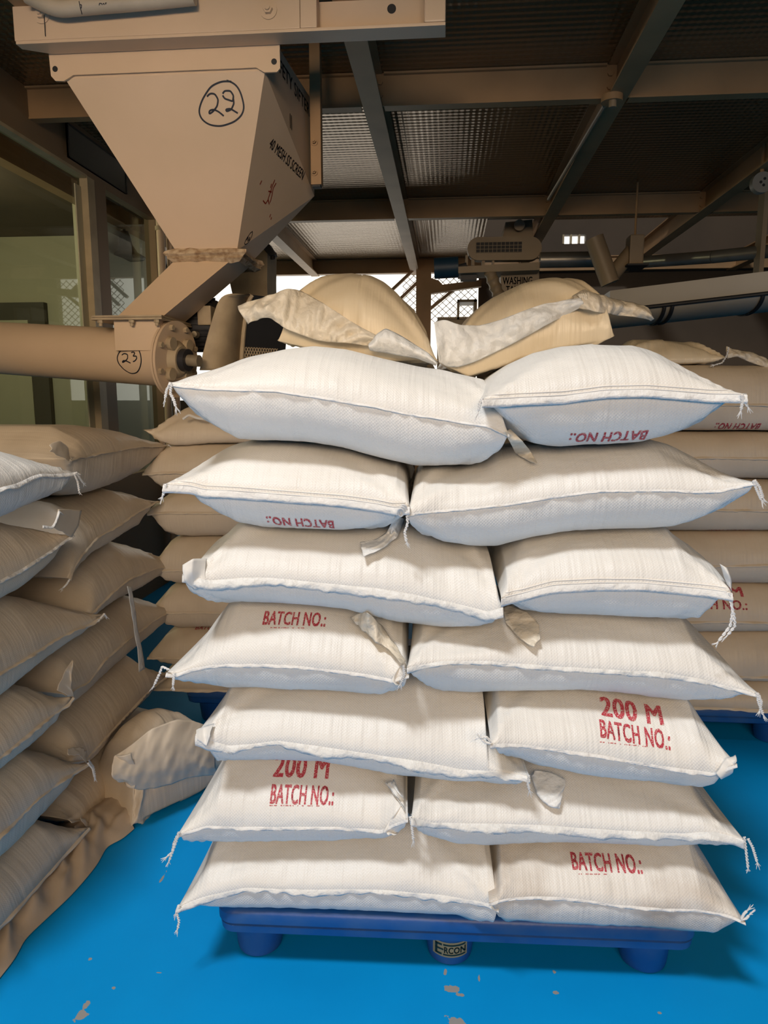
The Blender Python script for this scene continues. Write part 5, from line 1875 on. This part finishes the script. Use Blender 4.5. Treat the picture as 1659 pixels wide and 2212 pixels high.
# ------------------------------------------------------------------ machinery and structure in the dark background
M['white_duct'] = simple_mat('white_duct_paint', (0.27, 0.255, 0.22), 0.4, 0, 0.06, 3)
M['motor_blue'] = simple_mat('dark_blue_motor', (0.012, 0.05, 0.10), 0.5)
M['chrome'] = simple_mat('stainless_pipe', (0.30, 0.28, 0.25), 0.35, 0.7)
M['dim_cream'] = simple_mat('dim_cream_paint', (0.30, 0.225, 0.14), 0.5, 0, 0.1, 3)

# post and braces against the bright window
py_ = 8.2
a, b = at_y(899, 560, py_), at_y(930, 700, py_)
pe = empty('steel_post', (a[0], py_, 0), 'brown steel post with gusset in front of the bright far window', 'post')
MB().box((at_y(899, 600, py_)[0], py_, 0), (at_y(931, 600, py_)[0], py_ + 0.15, Z_BEAM)).build('shaft', 'ceil_beam', pe)
MB().prism([at_y(*p, py_ - 0.01) for p in ((930, 600), (948, 606), (962, 622), (932, 632))][::-1], (0, 0.03, 0)).build('gusset', 'ceil_beam', pe)
MB().prism([at_y(*p, py_) for p in ((930, 618), (1040, 604), (1040, 618), (930, 634))][::-1], (0, 0.1, 0)).build('cross_rail', 'ceil_beam', pe)
for k, (p, q) in enumerate((((838, 635), (902, 575)), ((858, 652), (905, 607)), ((914, 680), (985, 622)))):
    MB().obox(at_y(*p, py_ + 0.1), at_y(*q, py_ + 0.1), 0.05, 0.03).build('brace', 'ceil_beam', pe)
# wire lattice in the window
we = empty('wire_lattice', at_y(960, 640, py_ + 0.35), 'fine wire lattice across the right part of the bright window', 'wire lattice')
M['wire'] = simple_mat('rusty_wire', (0.25, 0.14, 0.07), 0.6)
mb = MB()
x0, x1, z0, z1 = at_y(870, 640, py_ + 0.35)[0], at_y(1030, 640, py_ + 0.35)[0], at_y(900, 700, py_ + 0.35)[2], Z_BEAM
for t in np.arange(-1.0, 1.4, 0.075):
    for sg in (1, -1):
        p, q = np.array([x0, py_ + 0.35, z0 + t]), np.array([x1, py_ + 0.35, z0 + t + sg * (x1 - x0) * 0.9])
        for lim, c in ((z0, 1), (z1, -1)):
            if (p[2] - lim) * c < 0 and (q[2] - lim) * c < 0:
                p = q
            elif (p[2] - lim) * c < 0:
                p = p + (q - p) * (lim - p[2]) / (q[2] - p[2])
            elif (q[2] - lim) * c < 0:
                q = q + (p - q) * (lim - q[2]) / (p[2] - q[2])
        if np.linalg.norm(q - p) > 0.02:
            mb.obox(p, q, 0.006, 0.006)
o = mb.build('wires', 'wire', we)
o['kind'] = 'stuff'
# steps / cabinet in the window corner
e = empty('steel_cabinet', at_y(1000, 700, 7.6), 'grey open-fronted cabinet beside the far window', 'cabinet')
mb = MB()
for p, q in (((988, 647), (1030, 652)), ((988, 647), (992, 690)), ((1024, 647), (1030, 690)), ((945, 685), (1030, 690))):
    a, b = at_y(*p, 7.6), at_y(*q, 7.6)
    mb.box((min(a[0], b[0]), 7.6, min(a[2], b[2])), (max(a[0], b[0]), 7.9, max(a[2], b[2])))
a, b = at_y(945, 690, 7.6), at_y(1030, 690, 7.6)
mb.box((a[0], 7.6, 0), (b[0], 7.95, a[2]))
mb.build('frame', 'dim_cream', e)

# washing machine housing with belt guard, motor and trough
wy = 6.4
we = empty('washing_machine', at_y(1120, 700, wy), 'dim cream processing machine lettered WASHING with belt guard on top', 'machine')
q = [at_y(*p, wy) for p in ((1082, 590), (1165, 585), (1165, 700), (1095, 700))]
q[2][2] = q[3][2] = 0
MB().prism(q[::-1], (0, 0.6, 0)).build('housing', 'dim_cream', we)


def rounded_bar(p, q, half, y, thick):
    """stadium shaped guard between two pixel points"""
    a, b = at_y(*p, y), at_y(*q, y)
    pts = []
    for c, s in ((b, -90), (a, 90)):
        for k in range(13):
            an = math.radians(s + 15 * k)
            pts.append((c[0] + half * math.cos(an), y, c[2] + half * math.sin(an)))
    return MB().prism(pts, (0, thick, 0))


s_ = np.linalg.norm(at_y(1090, 540, wy) - _C) / F_PX
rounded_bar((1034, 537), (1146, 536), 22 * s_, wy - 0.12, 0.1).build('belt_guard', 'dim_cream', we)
a, b = at_y(1028, 524, wy - 0.125), at_y(1127, 545, wy - 0.125)
MB().box((a[0], wy - 0.126, b[2]), (b[0], wy - 0.121, a[2])).build('guard_window', 'black', we)
mb = MB()
for x in np.linspace(a[0], b[0], 12):
    mb.box((x, wy - 0.129, b[2]), (x + 0.004, wy - 0.125, a[2]))
for z in np.linspace(b[2], a[2], 4):
    mb.box((a[0], wy - 0.129, z), (b[0], wy - 0.125, z + 0.004))
mb.build('guard_grille', 'dim_cream', we)
MB().prism([at_y(*p, wy - 0.2) for p in ((990, 576), (1168, 566), (1166, 583), (990, 590))][::-1], (0, 0.3, 0)).build('trough', 'dim_cream', we)
mb = MB()
for x0, x1 in ((1005, 1010), (1018, 1024), (1040, 1046), (1062, 1066)):
    a, b = at_y(x0, 556, wy), at_y(x1, 578, wy)
    mb.box((a[0], wy - 0.1, b[2]), (b[0], wy, a[2]))
mb.build('guard_legs', 'dim_cream', we)
v, f = text_mesh('WASHING', 0.02, 0.95)
c0, c1 = at_y(1086, 606, wy - 0.002), at_y(1150, 606, wy - 0.002)
sc = (c1[0] - c0[0]) / (v[:, 0].max() - v[:, 0].min())
mesh_obj('machine_lettering', [(c0[0] + (x - v[:, 0].min()) * sc, wy - 0.003, c0[2] + y * 0.062) for x, y in v], f, 'black_ink', we)
v, f = text_mesh('TANK', 0.02, 0.95)
c0 = at_y(1093, 625, wy - 0.002)
mesh_obj('machine_lettering', [(c0[0] + (x - v[:, 0].min()) * sc, wy - 0.003, c0[2] + y * 0.062) for x, y in v], f, 'black_ink', we)
MB().tube(resample([at_y(*p, wy - 0.15) for p in [(1058, 586), (1066, 610), (1078, 640), (1082, 660)]], 16), [0.05 + 0.006 * math.sin(i * 2) for i in range(16)], 10).build('fabric_sleeve', 'dim_cream', we, True)
a = at_y(1130, 500, wy + 0.1)
MB().prism([at_y(*p, wy + 0.1) for p in ((1085, 520), (1092, 480), (1150, 474), (1152, 516))][::-1], (0, 0.4, 0)).build('upper_housing', 'dim_cream', we)
MB().cyl(at_y(1122, 486, wy), at_y(1122, 486, wy + 0.1), 0.045, n=18).build('knob', 'dim_cream', we, True)
me = empty('blue_motor', at_y(965, 600, wy - 0.1), 'dark blue electric motor left of the washing machine under the ceiling', 'motor')
MB().cyl(at_y(938, 580, wy - 0.1), at_y(990, 577, wy - 0.1), 0.085, n=24).build('motor_body', 'motor_blue', me, True)
a, b = at_y(953, 556, wy - 0.15), at_y(982, 575, wy - 0.15)
MB().box((a[0], wy - 0.15, b[2]), (b[0], wy, a[2])).build('terminal_box', 'motor_blue', me, bevel=0.01)
MB().cyl(at_y(990, 577, wy - 0.1), at_y(1008, 572, wy - 0.1), 0.02, n=12).build('motor_shaft', 'dark_steel', me)
MB().box(tuple(at_y(995, 604, wy - 0.1)), tuple(at_y(1030, 591, wy - 0.1) + np.array([0, 0.12, 0]))).build('mounting_block', 'dark_steel', me)

# long white rectangular-round duct on the right with black straps
dy = 4.0
de = empty('white_duct', at_y(1500, 700, dy), 'long white rounded duct with black straps behind the right rear pile', 'duct')
tl_, tr_, bl_, br_ = at_y(1318, 628, dy), at_y(1720, 578, dy - 0.25), at_y(1318, 705, dy), at_y(1720, 662, dy - 0.25)
sec = []
ns = 20


def duct_ring(t, b):
    h_ = t[2] - b[2]
    w_ = 0.36
    pts = [(t[0], t[1], t[2]), (t[0], t[1] + w_, t[2])]
    low = [(t[0], t[1] + w_ * (0.5 + 0.5 * math.cos(an)), b[2] + h_ * 0.42 - h_ * 0.42 * math.sin(an)) for an in np.linspace(0, math.pi, ns)]
    return pts + low


mb = MB()
ra, rb = duct_ring(tl_, bl_), duct_ring(tr_, br_)
n = len(ra)
mb.add(ra + rb, [tuple(range(n))[::-1], tuple(range(n, 2 * n))] + [(i, (i + 1) % n, (i + 1) % n + n, i + n) for i in range(n)])
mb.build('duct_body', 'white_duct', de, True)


def along(t):
    return lerp(tl_, tr_, t), lerp(bl_, br_, t)


for px in (1441, 1459, 1652):
    t = (px - 1318) / 402
    mb = MB()
    for tt in (t,):
        r0 = duct_ring(*along(tt))[2:]
        r1 = duct_ring(*along(tt + 0.022))[2:]
        cen = np.mean(np.array(r0 + r1), 0)
        g = [np.array(p) + np.array([0, (p[1] - cen[1]) * 0.04 - 0.001, (p[2] - cen[2]) * 0.06]) for p in r0 + r1]
        mb.add(g, [(i, i + 1, i + 1 + ns, i + ns) for i in range(ns - 1)])
    o = mb.build('strap', 'black', de, True)
    md = o.modifiers.new('thick', 'SOLIDIFY')
    md.thickness = 0.006
cb = [lerp(*along(t), 0.58) + np.array([0, -0.012, 0]) for t in np.linspace(0, 1, 12)]
MB().tube(cb, 0.010, 8).build('cable', 'black', de, True)
# inclined pipes and hood in front of the upper opening
iy = 5.6
ie = empty('inclined_pipe', at_y(1300, 615, iy), 'pale inclined pipe with a branch under the ceiling on the right', 'pipe')
MB().cyl(at_y(1283, 514, iy), at_y(1318, 612, iy), 0.068, n=28).build('main_run', 'dim_cream', ie, True)
MB().cyl(at_y(1318, 600, iy + 0.05), at_y(1372, 534, iy + 0.1), 0.055, n=24).build('branch', 'dim_cream', ie, True)
a, b = at_y(1362, 512, iy), at_y(1390, 570, iy)
MB().box((a[0], iy, b[2]), (b[0], iy + 0.15, a[2] + 0.02)).build('hood', 'dim_cream', ie, bevel=0.01)
MB().cyl(((a[0] + b[0]) / 2, iy + 0.08, a[2]), ((a[0] + b[0]) / 2, iy + 0.08, Z_PLATE - 0.006), 0.008, n=8).build('hanger_rod', 'ceil_beam', ie)
a = at_y(1352, 572, iy)
MB().box((a[0], iy - 0.05, a[2] - 0.012), (at_y(1398, 572, iy)[0], iy + 0.2, a[2])).build('shelf_plate', 'black', ie)
e = empty('stainless_pipe', at_y(1215, 560, 6.2), 'shiny horizontal steel pipe behind the inclined pipe', 'pipe')
MB().cyl(at_y(1166, 562, 6.2), at_y(1300, 560, 6.2), 0.062, n=28).build('pipe_run', 'chrome', e, True)
e = empty('stainless_pipe', at_y(1500, 550, 6.0), 'shiny steel pipe in the dark at upper right', 'pipe')
MB().cyl(at_y(1388, 566, 6.0), at_y(1540, 555, 5.6), 0.045, n=24).build('pipe_run', 'chrome', e, True)
MB().cyl(at_y(1540, 555, 5.6), at_y(1690, 540, 5.3), 0.045, n=24).build('pipe_run', 'chrome', e, True)
a = at_y(1635, 560, 5.35)
MB().box((a[0], 5.3, at_y(1635, 592, 5.35)[2]), (a[0] + 0.03, 5.40, Z_BEAM)).build('pipe_hanger', 'dim_cream', e)
# round ceiling fittings
for px, py, yy, lab in ((1322, 214, 3.72, 'round cream junction box under the beam crossing'), (1648, 393, 4.9, 'round cream socket fitting below the ceiling at the right edge')):
    c = at_y(px, py, yy)
    e = empty('ceiling_fitting', c, lab, 'ceiling fitting')
    if px < 1500:
        c = at_z(px, py, Z_BEAM - 0.015)
        e.location = tuple(c)
        MB().cyl((c[0], c[1], Z_BEAM), (c[0], c[1], Z_BEAM - 0.03), 0.05, n=24).build('box', 'ceil_beam', e, True)
        MB().cyl((c[0], c[1] - 0.02, Z_BEAM - 0.03), (c[0], c[1] - 0.02, Z_BEAM - 0.06), 0.018, n=12).build('socket', 'dim_cream', e, True)
        p, q = at_z(1306, 228, Z_BEAM - 0.012), at_z(1185, 430, Z_BEAM - 0.012)
        MB().cyl(p, q, 0.011, n=8).build('conduit', 'dim_cream', e, True)
    else:
        MB().cyl(c, c + np.array([0, 0.05, 0]), 0.062, n=28).build('face', 'white_duct', e, True)
        for dx, dz in ((-0.012, 0.0), (0.01, 0.02), (0.006, -0.018)):
            MB().cyl(c + np.array([dx, -0.001, dz]), c + np.array([dx, 0.0, dz]), 0.009, n=10).build('pin_hole', 'black', e)
        MB().cyl(c + np.array([0, 0.025, 0.05]), (c[0], c[1] + 0.025, Z_PLATE - 0.01), 0.012, n=8).build('stem', 'ceil_beam', e)
